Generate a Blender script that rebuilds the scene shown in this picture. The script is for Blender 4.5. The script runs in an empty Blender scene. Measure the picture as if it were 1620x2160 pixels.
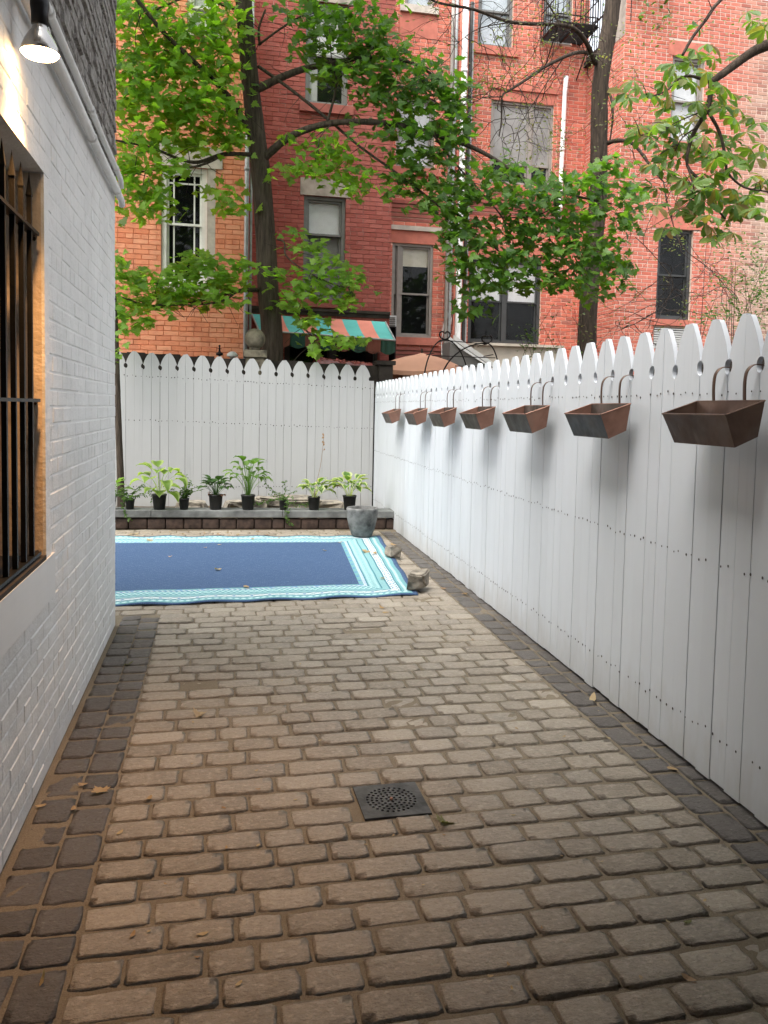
import bpy, bmesh, math, random
from mathutils import Vector, Matrix
from mathutils.noise import noise as pnoise
R = math.radians
rnd = random.Random(7)
sc = bpy.context.scene
COL = sc.collection

# ------------------------------------------------------------------ camera
F_PX, CX, CY, EYE = 1700.0, 810.0, 970.0, 1.5
ROLL, PITCH, YAW = R(1.15), R(3.6315), R(-11.78)
_fw = Vector((math.sin(-YAW) * math.cos(PITCH), math.cos(-YAW) * math.cos(PITCH), -math.sin(PITCH)))
_rt = Vector((math.cos(-YAW), -math.sin(-YAW), 0.0))
_up = _rt.cross(_fw)
RIGHT = _rt * math.cos(ROLL) + _up * math.sin(ROLL)
UP = _up * math.cos(ROLL) - _rt * math.sin(ROLL)
FWD = _fw
cam_data = bpy.data.cameras.new('camera')
cam = bpy.data.objects.new('camera', cam_data)
COL.objects.link(cam)
cam.matrix_world = Matrix(((RIGHT.x, UP.x, -FWD.x, 0), (RIGHT.y, UP.y, -FWD.y, 0), (RIGHT.z, UP.z, -FWD.z, EYE), (0, 0, 0, 1)))
cam_data.sensor_fit = 'HORIZONTAL'
cam_data.sensor_width = 36.0
cam_data.lens = 36.0 * F_PX / 1620.0
cam_data.shift_y = -(1080.0 - CY) / 1620.0
cam_data.clip_start = 0.05
cam_data.clip_end = 400.0
sc.camera = cam

# ------------------------------------------------------------------ sky, sun, exposure
SUN_EL, SUN_AZ = R(62), R(-127)          # azimuth measured from +Y towards +X
w = bpy.data.worlds.new('World'); sc.world = w; w.use_nodes = True
nt = w.node_tree; nt.nodes.clear()
sky = nt.nodes.new('ShaderNodeTexSky'); sky.sky_type = 'NISHITA'; sky.sun_disc = False
sky.sun_elevation = SUN_EL; sky.sun_rotation = SUN_AZ
sky.air_density = 1.0; sky.dust_density = 4.0; sky.ozone_density = 1.0
hs = nt.nodes.new('ShaderNodeHueSaturation'); hs.inputs['Saturation'].default_value = 0.24
bg = nt.nodes.new('ShaderNodeBackground'); bg.inputs['Strength'].default_value = 0.15
wo = nt.nodes.new('ShaderNodeOutputWorld')
nt.links.new(sky.outputs[0], hs.inputs['Color']); nt.links.new(hs.outputs[0], bg.inputs['Color'])
nt.links.new(bg.outputs[0], wo.inputs['Surface'])
sd = bpy.data.lights.new('sun', 'SUN'); sd.energy = 0.88; sd.angle = R(52); sd.color = (1.0, 0.96, 0.9)
sun = bpy.data.objects.new('sun', sd); COL.objects.link(sun)
_sd = Vector((math.sin(SUN_AZ) * math.cos(SUN_EL), math.cos(SUN_AZ) * math.cos(SUN_EL), math.sin(SUN_EL)))
sun.rotation_euler = _sd.to_track_quat('Z', 'Y').to_euler()
sun.location = (0, 0, 30)
sc.view_settings.view_transform = 'Standard'
sc.view_settings.look = 'None'
sc.view_settings.gamma = 1.0
sc.view_settings.exposure = 1.97
sc.view_settings.use_curve_mapping = False

# ------------------------------------------------------------------ helpers
def ray(px, py):
    return RIGHT * ((px - CX) / F_PX) + UP * (-(py - CY) / F_PX) + FWD
def at(px, py, Y):
    d = ray(px, py); return Vector((0, 0, EYE)) + d * (Y / d.y)
def on_ground(px, py, z=0.0):
    d = ray(px, py); return Vector((0, 0, EYE)) + d * ((z - EYE) / d.z)
def proj(p):
    q = Vector(p) - Vector((0, 0, EYE)); f = q.dot(FWD)
    if f <= 0.05: return None
    return (CX + F_PX * q.dot(RIGHT) / f, CY - F_PX * q.dot(UP) / f, f)
def in_view(p, m=30):
    q = proj(p); return q is not None and -m < q[0] < 1620 + m and -m < q[1] < 2160 + m

WM = {}                                   # world matrix of every object, so that children keep world coordinates
def link(o, parent=None, world=None):
    COL.objects.link(o)
    wm = world if world is not None else Matrix.Translation(o.location)
    if parent is not None:
        o.parent = parent
        loc = WM[parent.name].inverted() @ wm
        o.matrix_local = loc
    else:
        o.matrix_local = wm
    WM[o.name] = wm
    return o
def mesh_data(name, verts, faces, mat=None, smooth=False, tint=None, mats=None, midx=None):
    me = bpy.data.meshes.new(name)
    me.from_pydata([tuple(v) for v in verts], [], faces)
    if mat is not None: me.materials.append(mat)
    if mats is not None:
        for m in mats: me.materials.append(m)
        if midx is not None: me.polygons.foreach_set('material_index', midx)
    if smooth: me.polygons.foreach_set('use_smooth', [True] * len(me.polygons))
    if tint is not None:
        a = me.attributes.new('tint', 'FLOAT', 'POINT'); a.data.foreach_set('value', tint)
    me.update()
    return me
class MB:
    """collects shapes into one mesh"""
    def __init__(s): s.v = []; s.f = []; s.t = []; s.m = []
    def add(s, vs, fs, tint=0.0, mi=0):
        b = len(s.v); s.v.extend(vs); s.f.extend([tuple(i + b for i in f) for f in fs])
        if isinstance(tint, (list, tuple)): s.t.extend(tint)
        else: s.t.extend([tint] * len(vs))
        s.m.extend([mi] * len(fs))
    def box(s, x0, x1, y0, y1, z0, z1, tint=0.0, M=None, mi=0):
        vs = [Vector(p) for p in ((x0, y0, z0), (x1, y0, z0), (x1, y1, z0), (x0, y1, z0), (x0, y0, z1), (x1, y0, z1), (x1, y1, z1), (x0, y1, z1))]
        if M is not None: vs = [M @ v for v in vs]
        s.add(vs, [(0, 3, 2, 1), (4, 5, 6, 7), (0, 1, 5, 4), (1, 2, 6, 5), (2, 3, 7, 6), (3, 0, 4, 7)], tint, mi)
    def tube(s, pts, rad, n=6, tint=0.0, mi=0, cap=True):
        pts = [Vector(p) for p in pts]
        if not isinstance(rad, (list, tuple)): rad = [rad] * len(pts)
        ref = Vector((0.13, 0.31, 0.94)); b = len(s.v); vs = []
        for i, p in enumerate(pts):
            t = (pts[min(i + 1, len(pts) - 1)] - pts[max(i - 1, 0)])
            t = t.normalized() if t.length > 1e-9 else Vector((0, 0, 1))
            a = t.cross(ref)
            if a.length < 0.1: a = t.cross(Vector((1, 0, 0)))
            a.normalize(); c = t.cross(a)
            for k in range(n):
                g = 2 * math.pi * k / n
                vs.append(p + (a * math.cos(g) + c * math.sin(g)) * rad[i])
        fs = []
        for i in range(len(pts) - 1):
            for k in range(n):
                k2 = (k + 1) % n
                fs.append((i * n + k, i * n + k2, (i + 1) * n + k2, (i + 1) * n + k))
        if cap:
            fs.append(tuple(range(n - 1, -1, -1))); fs.append(tuple((len(pts) - 1) * n + k for k in range(n)))
        s.add(vs, fs, tint, mi)
    def lathe(s, prof, n=24, c=(0, 0, 0), tint=0.0, mi=0):
        c = Vector(c); vs = []; fs = []
        for r, z in prof:
            for k in range(n):
                g = 2 * math.pi * k / n; vs.append(c + Vector((r * math.cos(g), r * math.sin(g), z)))
        for i in range(len(prof) - 1):
            for k in range(n):
                k2 = (k + 1) % n; fs.append((i * n + k, i * n + k2, (i + 1) * n + k2, (i + 1) * n + k))
        s.add(vs, fs, tint, mi)
    def build(s, name, mat, parent=None, smooth=False, loc=None, mats=None):
        vs = s.v
        if loc is not None: vs = [Vector(v) - Vector(loc) for v in vs]
        me = mesh_data(name, vs, s.f, mat if mats is None else None, smooth, s.t, mats, s.m if mats else None)
        o = bpy.data.objects.new(name, me)
        if loc is not None: o.location = loc
        return link(o, parent)
def tag(o, label=None, cat=None, group=None, kind=None):
    if label: o['label'] = label
    if cat: o['category'] = cat
    if group: o['group'] = group
    if kind: o['kind'] = kind
    return o
def thing(name, label, cat, loc=(0, 0, 0), group=None, rz=0.0):
    o = bpy.data.objects.new(name, None); o.empty_display_size = 0.1; o.location = loc
    link(o, None, Matrix.Translation(loc) @ Matrix.Rotation(rz, 4, 'Z'))
    return tag(o, label, cat, group)
def inst(name, me, parent, M):
    return link(bpy.data.objects.new(name, me), parent, M)

# ------------------------------------------------------------------ materials
class N:
    """small node builder"""
    def __init__(s, name):
        s.m = bpy.data.materials.new(name); s.m.use_nodes = True
        s.t = s.m.node_tree; s.b = s.t.nodes['Principled BSDF']; s.out = s.t.nodes['Material Output']
        s.pos = s.t.nodes.new('ShaderNodeNewGeometry').outputs['Position']
    def node(s, typ, **kw):
        n = s.t.nodes.new(typ)
        for k, v in kw.items(): setattr(n, k, v)
        return n
    def put(s, sock, val):
        if hasattr(val, 'is_linked') or isinstance(val, bpy.types.NodeSocket): s.t.links.new(val, sock)
        else: sock.default_value = val
    def math(s, op, a, b=0.0, c=0.0, clamp=False):
        n = s.node('ShaderNodeMath', operation=op, use_clamp=clamp)
        s.put(n.inputs[0], a); s.put(n.inputs[1], b); s.put(n.inputs[2], c)
        return n.outputs[0]
    def mapping(s, vec, scale):
        n = s.node('ShaderNodeMapping'); s.put(n.inputs['Vector'], vec); n.inputs['Scale'].default_value = scale
        return n.outputs[0]
    def noise(s, scale, detail=3.0, rough=0.55, vec=None, stretch=None, dist=0.0):
        n = s.node('ShaderNodeTexNoise'); v = vec if vec is not None else s.pos
        if stretch: v = s.mapping(v, stretch)
        s.put(n.inputs['Vector'], v); n.inputs['Scale'].default_value = scale
        n.inputs['Detail'].default_value = detail; n.inputs['Roughness'].default_value = rough
        n.inputs['Distortion'].default_value = dist
        return n.outputs[0]
    def ramp(s, fac, stops, interp='LINEAR'):
        n = s.node('ShaderNodeValToRGB'); s.put(n.inputs[0], fac); r = n.color_ramp; r.interpolation = interp
        while len(r.elements) < len(stops): r.elements.new(0.5)
        for e, (p, c) in zip(r.elements, stops):
            e.position = p; e.color = (c[0], c[1], c[2], 1) if not isinstance(c, (int, float)) else (c, c, c, 1)
        return n.outputs[0]
    def mix(s, fac, a, b, blend='MIX'):
        n = s.node('ShaderNodeMix', data_type='RGBA', blend_type=blend)
        s.put(n.inputs[0], fac)
        s.put(n.inputs[6], a if not isinstance(a, tuple) else (*a[:3], 1)); s.put(n.inputs[7], b if not isinstance(b, tuple) else (*b[:3], 1))
        return n.outputs[2]
    def attr(s, name):
        n = s.node('ShaderNodeAttribute', attribute_name=name); return n.outputs['Fac']
    def tint(s):
        """the piece's own random value: stored per piece in joined meshes, the object's random value otherwise"""
        a = s.attr('tint'); r = s.node('ShaderNodeObjectInfo').outputs['Random']
        return s.math('MAXIMUM', a, s.math('MULTIPLY', r, s.math('LESS_THAN', a, 0.0001)))
    def bump(s, h, strength=0.5, dist=0.01, prev=None):
        n = s.node('ShaderNodeBump'); n.inputs['Strength'].default_value = strength; n.inputs['Distance'].default_value = dist
        s.put(n.inputs['Height'], h)
        if prev is not None: s.put(n.inputs['Normal'], prev)
        return n.outputs[0]
    def fin(s, col, rough=0.7, normal=None, metal=0.0, spec=0.5):
        s.put(s.b.inputs['Base Color'], col if not isinstance(col, tuple) else (*col[:3], 1))
        s.put(s.b.inputs['Roughness'], rough); s.put(s.b.inputs['Metallic'], metal)
        s.b.inputs['Specular IOR Level'].default_value = spec
        if normal is not None: s.put(s.b.inputs['Normal'], normal)
        return s.m

def simple(name, c, rough=0.7, var=0.12, scale=8.0, bump=0.15, bscale=60.0, metal=0.0, spec=0.4, bdist=0.004):
    n = N(name)
    c2 = tuple(max(0, x * (1 - 2 * var)) for x in c)
    col = n.ramp(n.noise(scale, 4), [(0.3, c2), (0.7, tuple(x * (1 + var) for x in c))])
    nrm = n.bump(n.noise(bscale, 3), bump, bdist)
    return n.fin(col, rough, nrm, metal, spec)

def m_paver(name, cols, fleck=None, fleckamt=0.0, dust=(0.34, 0.285, 0.222), light=(0.50, 0.435, 0.35)):
    n = N(name); t = n.tint()
    base = n.ramp(t, [(i / (len(cols) - 1), c) for i, c in enumerate(cols)])
    blot = n.noise(9, 5, 0.6)
    base = n.mix(n.ramp(blot, [(0.3, 0.0), (0.75, 0.55)]), base, dust)
    grain = n.noise(85, 6, 0.75, stretch=(0.75, 1.15, 1))
    base = n.mix(n.ramp(n.noise(48, 5, 0.75, stretch=(0.75, 1.2, 1)), [(0.50, 0.0), (0.68, 0.5)]), base, light)
    base = n.mix(n.ramp(grain, [(0.34, 0.6), (0.48, 0.0)]), base, n.mix(0.55, base, (0.03, 0.024, 0.018)))
    if fleck:
        base = n.mix(n.ramp(n.noise(75, 3, 0.6, stretch=(0.6, 1.6, 1)), [(0.62, 0.0), (0.72, fleckamt)]), base, fleck)
    h1 = n.noise(34, 6, 0.7, stretch=(0.8, 1.15, 1)); h2 = n.noise(110, 4, 0.7)
    nr = n.bump(h1, 0.8, 0.022); nr = n.bump(h2, 0.5, 0.007, nr)
    return n.fin(base, 0.56, nr, 0, 0.55)
def m_sand():
    n = N('sand_joint')
    c = n.ramp(n.noise(260, 4, 0.8), [(0.3, (0.092, 0.074, 0.052)), (0.7, (0.28, 0.232, 0.17))])
    c = n.mix(n.ramp(n.noise(5, 3), [(0.35, 0.0), (0.7, 0.45)]), c, (0.13, 0.105, 0.075))
    nr = n.bump(n.noise(180, 4, 0.8), 0.8, 0.006)
    return n.fin(c, 0.95, nr, 0, 0.15)
def m_white(name, c, grain=(30, 30, 1.5), dirt=0.25, bump=0.3):
    n = N(name); t = n.tint()
    col = n.mix(n.ramp(n.noise(2.2, 5, 0.65, stretch=(1, 1, 0.35)), [(0.42, 0.0), (0.8, dirt)]), c, tuple(x * 0.72 for x in c))
    col = n.mix(n.math('MULTIPLY', t, 0.30), col, tuple(x * 0.84 for x in c))
    sx = n.node('ShaderNodeSeparateXYZ'); n.put(sx.inputs[0], n.pos)
    low = n.math('SUBTRACT', n.math('MULTIPLY', n.noise(1.0, 5, 0.65, stretch=(9, 9, 3)), 0.55), sx.outputs[2])
    col = n.mix(n.ramp(low, [(0.0, 0.0), (0.3, 0.45)]), col, (0.36, 0.33, 0.28))      # splashed dirt at the foot
    run = n.math('MULTIPLY', n.ramp(n.noise(1.0, 4, 0.6, stretch=(28, 28, 0.9)), [(0.58, 0.0), (0.72, 1.0)]), n.ramp(n.noise(1.7, 3), [(0.45, 0.0), (0.7, 0.35)]))
    col = n.mix(run, col, tuple(x * 0.62 for x in c))                                  # faint runs down the boards
    nr = n.bump(n.noise(1.0, 5, 0.6, stretch=(grain[0], grain[1], grain[2])), bump, 0.004)
    return n.fin(col, 0.55, nr, 0, 0.35)
def m_wallpaint():
    n = N('white_brick_paint'); t = n.tint()
    c = n.ramp(n.noise(3.0, 5, 0.6), [(0.3, (0.63, 0.625, 0.605)), (0.7, (0.74, 0.735, 0.715))])
    c = n.mix(n.math('MULTIPLY', t, 0.18), c, (0.56, 0.57, 0.57))
    # worn and dirty streaks of old paint, mostly vertical
    d = n.ramp(n.noise(1.0, 6, 0.7, stretch=(22, 26, 5)), [(0.60, 0.0), (0.70, 0.8)])
    d = n.math('MULTIPLY', d, n.ramp(n.noise(2.2, 4, 0.6), [(0.45, 0.0), (0.65, 0.75)]))
    c = n.mix(d, c, (0.22, 0.20, 0.18))
    nr = n.bump(n.noise(14, 5, 0.65), 0.7, 0.014); nr = n.bump(n.noise(90, 4, 0.7), 0.35, 0.004, nr)
    return n.fin(c, 0.6, nr, 0, 0.3)
def m_oldbrick():
    n = N('weathered_grey_brick'); t = n.tint()
    c = n.ramp(t, [(0, (0.15, 0.132, 0.118)), (0.5, (0.20, 0.183, 0.168)), (1, (0.26, 0.245, 0.228))])
    c = n.mix(n.ramp(n.noise(26, 6, 0.75, stretch=(1, 1, 1.0)), [(0.44, 0.0), (0.60, 0.8)]), c, (0.42, 0.40, 0.375))
    c = n.mix(n.ramp(n.noise(11, 5, 0.7), [(0.60, 0.0), (0.75, 0.8)]), c, (0.075, 0.055, 0.045))
    nr = n.bump(n.noise(40, 6, 0.75), 0.9, 0.02)
    return n.fin(c, 0.9, nr, 0, 0.2)
def m_brick(name, cols, mortar=False, worn=None, wornamt=0.35, edge=None, rough=0.85):
    n = N(name); t = n.tint()
    c = n.ramp(t, [(i / (len(cols) - 1), q) for i, q in enumerate(cols)])
    if worn: c = n.mix(n.ramp(n.noise(5.0, 6, 0.7), [(0.48, 0.0), (0.68, wornamt)]), c, worn)
    c = n.mix(n.ramp(n.noise(1.1, 4, 0.6), [(0.35, 0.0), (0.75, 0.3)]), c, n.mix(0.45, c, (0.05, 0.03, 0.025)))
    c = n.mix(n.ramp(n.noise(1.0, 5, 0.65, stretch=(4.5, 4.5, 0.35)), [(0.52, 0.0), (0.75, 0.38)]), c, n.mix(0.6, c, (0.09, 0.065, 0.055)))   # soot and water runs
    c = n.mix(n.ramp(n.noise(2.6, 5, 0.7), [(0.60, 0.0), (0.78, 0.30)]), c, n.mix(0.5, c, (0.62, 0.48, 0.42)))                            # faded paint
    if edge:
        # the painted coat ends: bare tan brick to the right of the house
        sx = n.node('ShaderNodeSeparateXYZ'); n.put(sx.inputs[0], n.pos)
        k = n.math('ADD', sx.outputs[0], n.math('MULTIPLY', n.noise(1.6, 4), 1.3))
        k = n.math('ADD', k, n.math('MULTIPLY', sx.outputs[2], -0.08))
        c = n.mix(n.ramp(n.math('MULTIPLY', n.math('SUBTRACT', k, edge[0]), edge[1]), [(0, 0.0), (1, 0.85)]), c, n.ramp(t, [(0, (0.33, 0.24, 0.18)), (0.6, (0.43, 0.34, 0.27)), (1, (0.22, 0.14, 0.11))]))
    nr = n.bump(n.noise(45, 5, 0.7), 0.55, 0.012)
    return n.fin(c, rough, nr, 0, 0.12)
def m_leaf(name, cols, trans=0.45, edge=None, rough=0.42, brown=None):
    n = N(name); t = n.tint()
    c = n.ramp(t, [(i / (len(cols) - 1), q) for i, q in enumerate(cols)])
    if edge: c = n.mix(n.ramp(n.attr('band'), [(0.52, 0.0), (0.72, 1.0)]), c, edge)
    if brown: c = n.mix(n.ramp(n.math('ADD', n.attr('band'), n.math('MULTIPLY', n.noise(4, 4), 0.9)), [(1.12, 0.0), (1.26, 1.0)]), c, brown)
    n.fin(c, rough, None, 0, 0.35)
    tr = n.node('ShaderNodeBsdfTranslucent'); n.put(tr.inputs['Color'], n.mix(1.0, c, (2.2, 2.3, 0.8), 'MULTIPLY'))
    mx = n.node('ShaderNodeMixShader'); mx.inputs[0].default_value = trans
    n.t.links.new(n.b.outputs[0], mx.inputs[1]); n.t.links.new(tr.outputs[0], mx.inputs[2]); n.t.links.new(mx.outputs[0], n.out.inputs['Surface'])
    return n.m
def m_bark(name, c1, c2):
    n = N(name)
    c = n.ramp(n.noise(1.0, 6, 0.7, stretch=(26, 26, 3.0)), [(0.3, c1), (0.7, c2)])
    nr = n.bump(n.noise(1.0, 6, 0.7, stretch=(34, 34, 4.0)), 1.0, 0.03)
    return n.fin(c, 0.9, nr, 0, 0.2)
def m_glass(name, c=(0.02, 0.022, 0.024), through=0.88, rough=0.03):
    n = N(name)
    n.fin(c, rough, n.bump(n.noise(3.0, 2), 0.06, 0.02), 0, 0.8)
    tr = n.node('ShaderNodeBsdfTransparent'); mx = n.node('ShaderNodeMixShader'); mx.inputs[0].default_value = through
    n.t.links.new(n.b.outputs[0], mx.inputs[1]); n.t.links.new(tr.outputs[0], mx.inputs[2]); n.t.links.new(mx.outputs[0], n.out.inputs['Surface'])
    return n.m
def m_copper(name, cols, rough=0.42):
    n = N(name)
    v = n.noise(3.5, 5, 0.6, dist=0.8)
    c = n.ramp(v, [(0.28, cols[0]), (0.5, cols[1]), (0.72, cols[2])])
    c = n.mix(n.ramp(n.noise(1.0, 4, 0.6, stretch=(8, 14, 5)), [(0.55, 0.0), (0.66, 0.4)]), c, (0.20, 0.155, 0.13))
    return n.fin(c, n.ramp(n.noise(14, 4), [(0.3, rough - 0.08), (0.7, rough + 0.15)]), n.bump(n.noise(6, 3), 0.15, 0.01), 0.75, 0.5)

MAT = dict(
    paver=m_paver('tumbled_paver', [(0.168, 0.139, 0.105), (0.212, 0.179, 0.139), (0.258, 0.219, 0.171), (0.19, 0.166, 0.137), (0.335, 0.29, 0.232)]),
    border=m_paver('charcoal_paver', [(0.055, 0.047, 0.042), (0.075, 0.065, 0.058), (0.098, 0.086, 0.078), (0.066, 0.060, 0.058)], (0.30, 0.28, 0.26), 0.5, (0.10, 0.086, 0.074), (0.15, 0.135, 0.122)),
    block=simple('brown_block', (0.062, 0.040, 0.030), 0.9, 0.3, 14, 0.6, 45, bdist=0.01),
    sand=m_sand(),
    soil=simple('dry_soil', (0.10, 0.07, 0.045), 0.95, 0.35, 14, 0.9, 60, bdist=0.02),
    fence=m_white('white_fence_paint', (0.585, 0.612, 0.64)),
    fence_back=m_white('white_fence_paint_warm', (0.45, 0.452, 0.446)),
    wallpaint=m_wallpaint(),
    trimpaint=m_white('white_trim_paint', (0.70, 0.71, 0.70), (20, 1.5, 20), 0.3, 0.2),
    oldbrick=m_oldbrick(),
    oldmortar=simple('old_mortar', (0.10, 0.082, 0.072), 0.95, 0.3, 20, 0.8, 60, bdist=0.01),
    reveal=simple('rough_plaster', (0.62, 0.52, 0.41), 0.9, 0.12, 10, 0.6, 55, bdist=0.006),
    dark=simple('dark_interior', (0.008, 0.008, 0.009), 0.9, 0.1),
    iron=simple('black_iron', (0.006, 0.0058, 0.0055), 0.45, 0.3, 20, 0.3, 70, 0.0, 0.3),
    glass=m_glass('window_glass'),
    glass_painted_sky=m_glass('painted_sky_glass', (0.30, 0.36, 0.40), 0.75),  # pale blue base colour paints in the reflected sky
    orange=m_brick('orange_brick', [(0.73, 0.26, 0.135), (0.78, 0.305, 0.17), (0.80, 0.36, 0.215), (0.68, 0.235, 0.125)], worn=(0.40, 0.12, 0.06), wornamt=0.3),
    orange_m=m_brick('orange_mortar', [(0.62, 0.215, 0.115), (0.65, 0.245, 0.135)]),
    red=m_brick('dark_red_brick', [(0.265, 0.072, 0.058), (0.31, 0.09, 0.073), (0.36, 0.115, 0.095), (0.28, 0.076, 0.062)], worn=(0.20, 0.04, 0.035), wornamt=0.4),
    red_m=m_brick('red_mortar', [(0.22, 0.07, 0.055), (0.26, 0.09, 0.07)], worn=(0.62, 0.46, 0.40), wornamt=0.9),
    pink=m_brick('pink_red_brick', [(0.54, 0.145, 0.095), (0.60, 0.18, 0.12), (0.63, 0.21, 0.145), (0.50, 0.135, 0.095), (0.36, 0.15, 0.115)], worn=(0.36, 0.10, 0.07), wornamt=0.3),
    pink_m=m_brick('pale_mortar', [(0.66, 0.42, 0.33), (0.72, 0.48, 0.39)]),
    wing=m_brick('rose_brick', [(0.48, 0.13, 0.088), (0.53, 0.16, 0.112), (0.57, 0.195, 0.14), (0.44, 0.118, 0.086)], worn=(0.55, 0.25, 0.19), wornamt=0.25, edge=(9.9, 0.9)),
    wing_m=m_brick('rose_mortar', [(0.60, 0.45, 0.37), (0.66, 0.50, 0.42)]),
    stone=simple('brownstone_pale', (0.47, 0.415, 0.355), 0.85, 0.15, 6, 0.3, 50),
    stone_grey=simple('grey_stone', (0.31, 0.265, 0.225), 0.9, 0.18, 6, 0.3, 50),
    stone_pink=simple('painted_stone', (0.47, 0.15, 0.105), 0.85, 0.12, 5, 0.2, 50),
    stone_red=simple('red_painted_stone', (0.29, 0.085, 0.065), 0.85, 0.15, 5, 0.2, 50),
    bluestone=simple('bluestone', (0.165, 0.17, 0.165), 0.8, 0.25, 7, 0.4, 40, bdist=0.008),
    concrete=simple('grey_planter', (0.155, 0.155, 0.15), 0.85, 0.4, 9, 0.5, 50, bdist=0.008),
    rock=simple('grey_rock', (0.27, 0.235, 0.19), 0.9, 0.35, 9, 0.9, 30, bdist=0.02),
    winwhite=simple('white_sash', (0.72, 0.71, 0.66), 0.5, 0.05),
    wingrey=simple('grey_sash', (0.15, 0.148, 0.14), 0.5, 0.08),
    wintaupe=simple('taupe_sash', (0.25, 0.225, 0.20), 0.55, 0.08),
    windark=simple('black_sash', (0.04, 0.042, 0.042), 0.45, 0.08),
    blind=simple('white_blind', (0.78, 0.80, 0.80), 0.7, 0.04),
    blind_cream=simple('cream_shade', (0.72, 0.68, 0.55), 0.7, 0.05),
    curtain=simple('pale_curtain', (0.60, 0.60, 0.58), 0.8, 0.1, 3),
    screen=simple('insect_screen', (0.10, 0.095, 0.09), 0.7, 0.15, 2),
    screen2=simple('pale_screen', (0.24, 0.235, 0.225), 0.7, 0.2, 1.5),
    pipewhite=simple('white_pipe', (0.78, 0.78, 0.77), 0.5, 0.06),
    pipegrey=simple('grey_pipe', (0.30, 0.31, 0.31), 0.5, 0.15),
    cable=simple('black_cable', (0.03, 0.028, 0.026), 0.6, 0.2),
    copper=m_copper('copper_warm', [(0.13, 0.07, 0.05), (0.25, 0.135, 0.10), (0.33, 0.19, 0.14)], 0.5),
    copper_dark=m_copper('copper_tarnished', [(0.05, 0.04, 0.034), (0.10, 0.08, 0.067), (0.18, 0.145, 0.125)]),
    bark=m_bark('maple_bark', (0.022, 0.016, 0.012), (0.105, 0.082, 0.062)),
    bark2=m_bark('furrowed_bark', (0.018, 0.014, 0.011), (0.095, 0.07, 0.052)),
    twig=simple('twig_bark', (0.035, 0.024, 0.018), 0.85, 0.2),
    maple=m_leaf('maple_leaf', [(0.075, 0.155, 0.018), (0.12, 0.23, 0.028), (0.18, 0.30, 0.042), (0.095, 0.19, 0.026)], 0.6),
    maple_shaded=m_leaf('maple_leaf_shaded', [(0.042, 0.10, 0.018), (0.066, 0.145, 0.022), (0.11, 0.205, 0.032)], 0.5),  # darker copy of the same leaf; lit and shaded sprays set by colour
    chest=m_leaf('chestnut_leaf', [(0.055, 0.115, 0.02), (0.085, 0.155, 0.028), (0.12, 0.18, 0.038), (0.19, 0.12, 0.055)], 0.45, brown=(0.20, 0.10, 0.055)),
    locust=m_leaf('small_leaf', [(0.07, 0.11, 0.03), (0.11, 0.14, 0.05), (0.15, 0.14, 0.07)], 0.45),
    vine=m_leaf('vine_leaf', [(0.035, 0.08, 0.015), (0.06, 0.12, 0.025), (0.09, 0.15, 0.03)], 0.4),
    dry=m_leaf('dry_leaf', [(0.30, 0.195, 0.10), (0.38, 0.29, 0.17), (0.24, 0.14, 0.08), (0.33, 0.27, 0.18)], 0.2, rough=0.7),
    dry_green=m_leaf('olive_leaf', [(0.12, 0.12, 0.05), (0.19, 0.17, 0.08)], 0.25, rough=0.6),
    pot=simple('black_plastic', (0.014, 0.013, 0.012), 0.4, 0.1),
    pot_green=simple('dark_green_plastic', (0.022, 0.030, 0.020), 0.4, 0.1),
    band=simple('pot_label', (0.17, 0.18, 0.14), 0.6, 0.2, 40),
    cast=simple('cast_iron', (0.066, 0.068, 0.070), 0.6, 0.35, 12, 0.5, 60, 0.2),
    tan=simple('peach_canvas', (0.50, 0.27, 0.18), 0.85, 0.08, 2),
    beige=simple('beige_render', (0.52, 0.45, 0.37), 0.85, 0.1, 3),
    darkwood=simple('dark_wood', (0.035, 0.028, 0.022), 0.9, 0.3, 6, 0.5, 30),
    tarp=simple('red_plastic_sheet', (0.24, 0.07, 0.06), 0.25, 0.25, 8, 0.2, 10),
    acwhite=simple('white_plastic', (0.62, 0.62, 0.60), 0.5, 0.05),
)
# ------------------------------------------------------------------ ground and patio
def sheet(name, x0, x1, y0, y1, z, mat, kind='structure', nx=1, ny=1, amp=0.0):
    vs = []; fs = []
    for j in range(ny + 1):
        for i in range(nx + 1):
            x = x0 + (x1 - x0) * i / nx; y = y0 + (y1 - y0) * j / ny
            vs.append((x, y, z + amp * pnoise(Vector((x * 2.1, y * 2.1, 3.3)))))
    for j in range(ny):
        for i in range(nx):
            a = j * (nx + 1) + i; fs.append((a, a + 1, a + nx + 2, a + nx + 1))
    o = link(bpy.data.objects.new(name, mesh_data(name, vs, fs, mat, True)))
    return tag(o, kind=kind)
sheet('ground', -120, 120, -60, 160, -0.06, MAT['soil'])
patio = sheet('patio', -3.6, 2.35, -0.6, 9.98, -0.0060, MAT['sand'], nx=60, ny=100, amp=0.0014)
tag(patio, 'patio of tumbled brown pavers laid in sand with a dark border')

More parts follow.
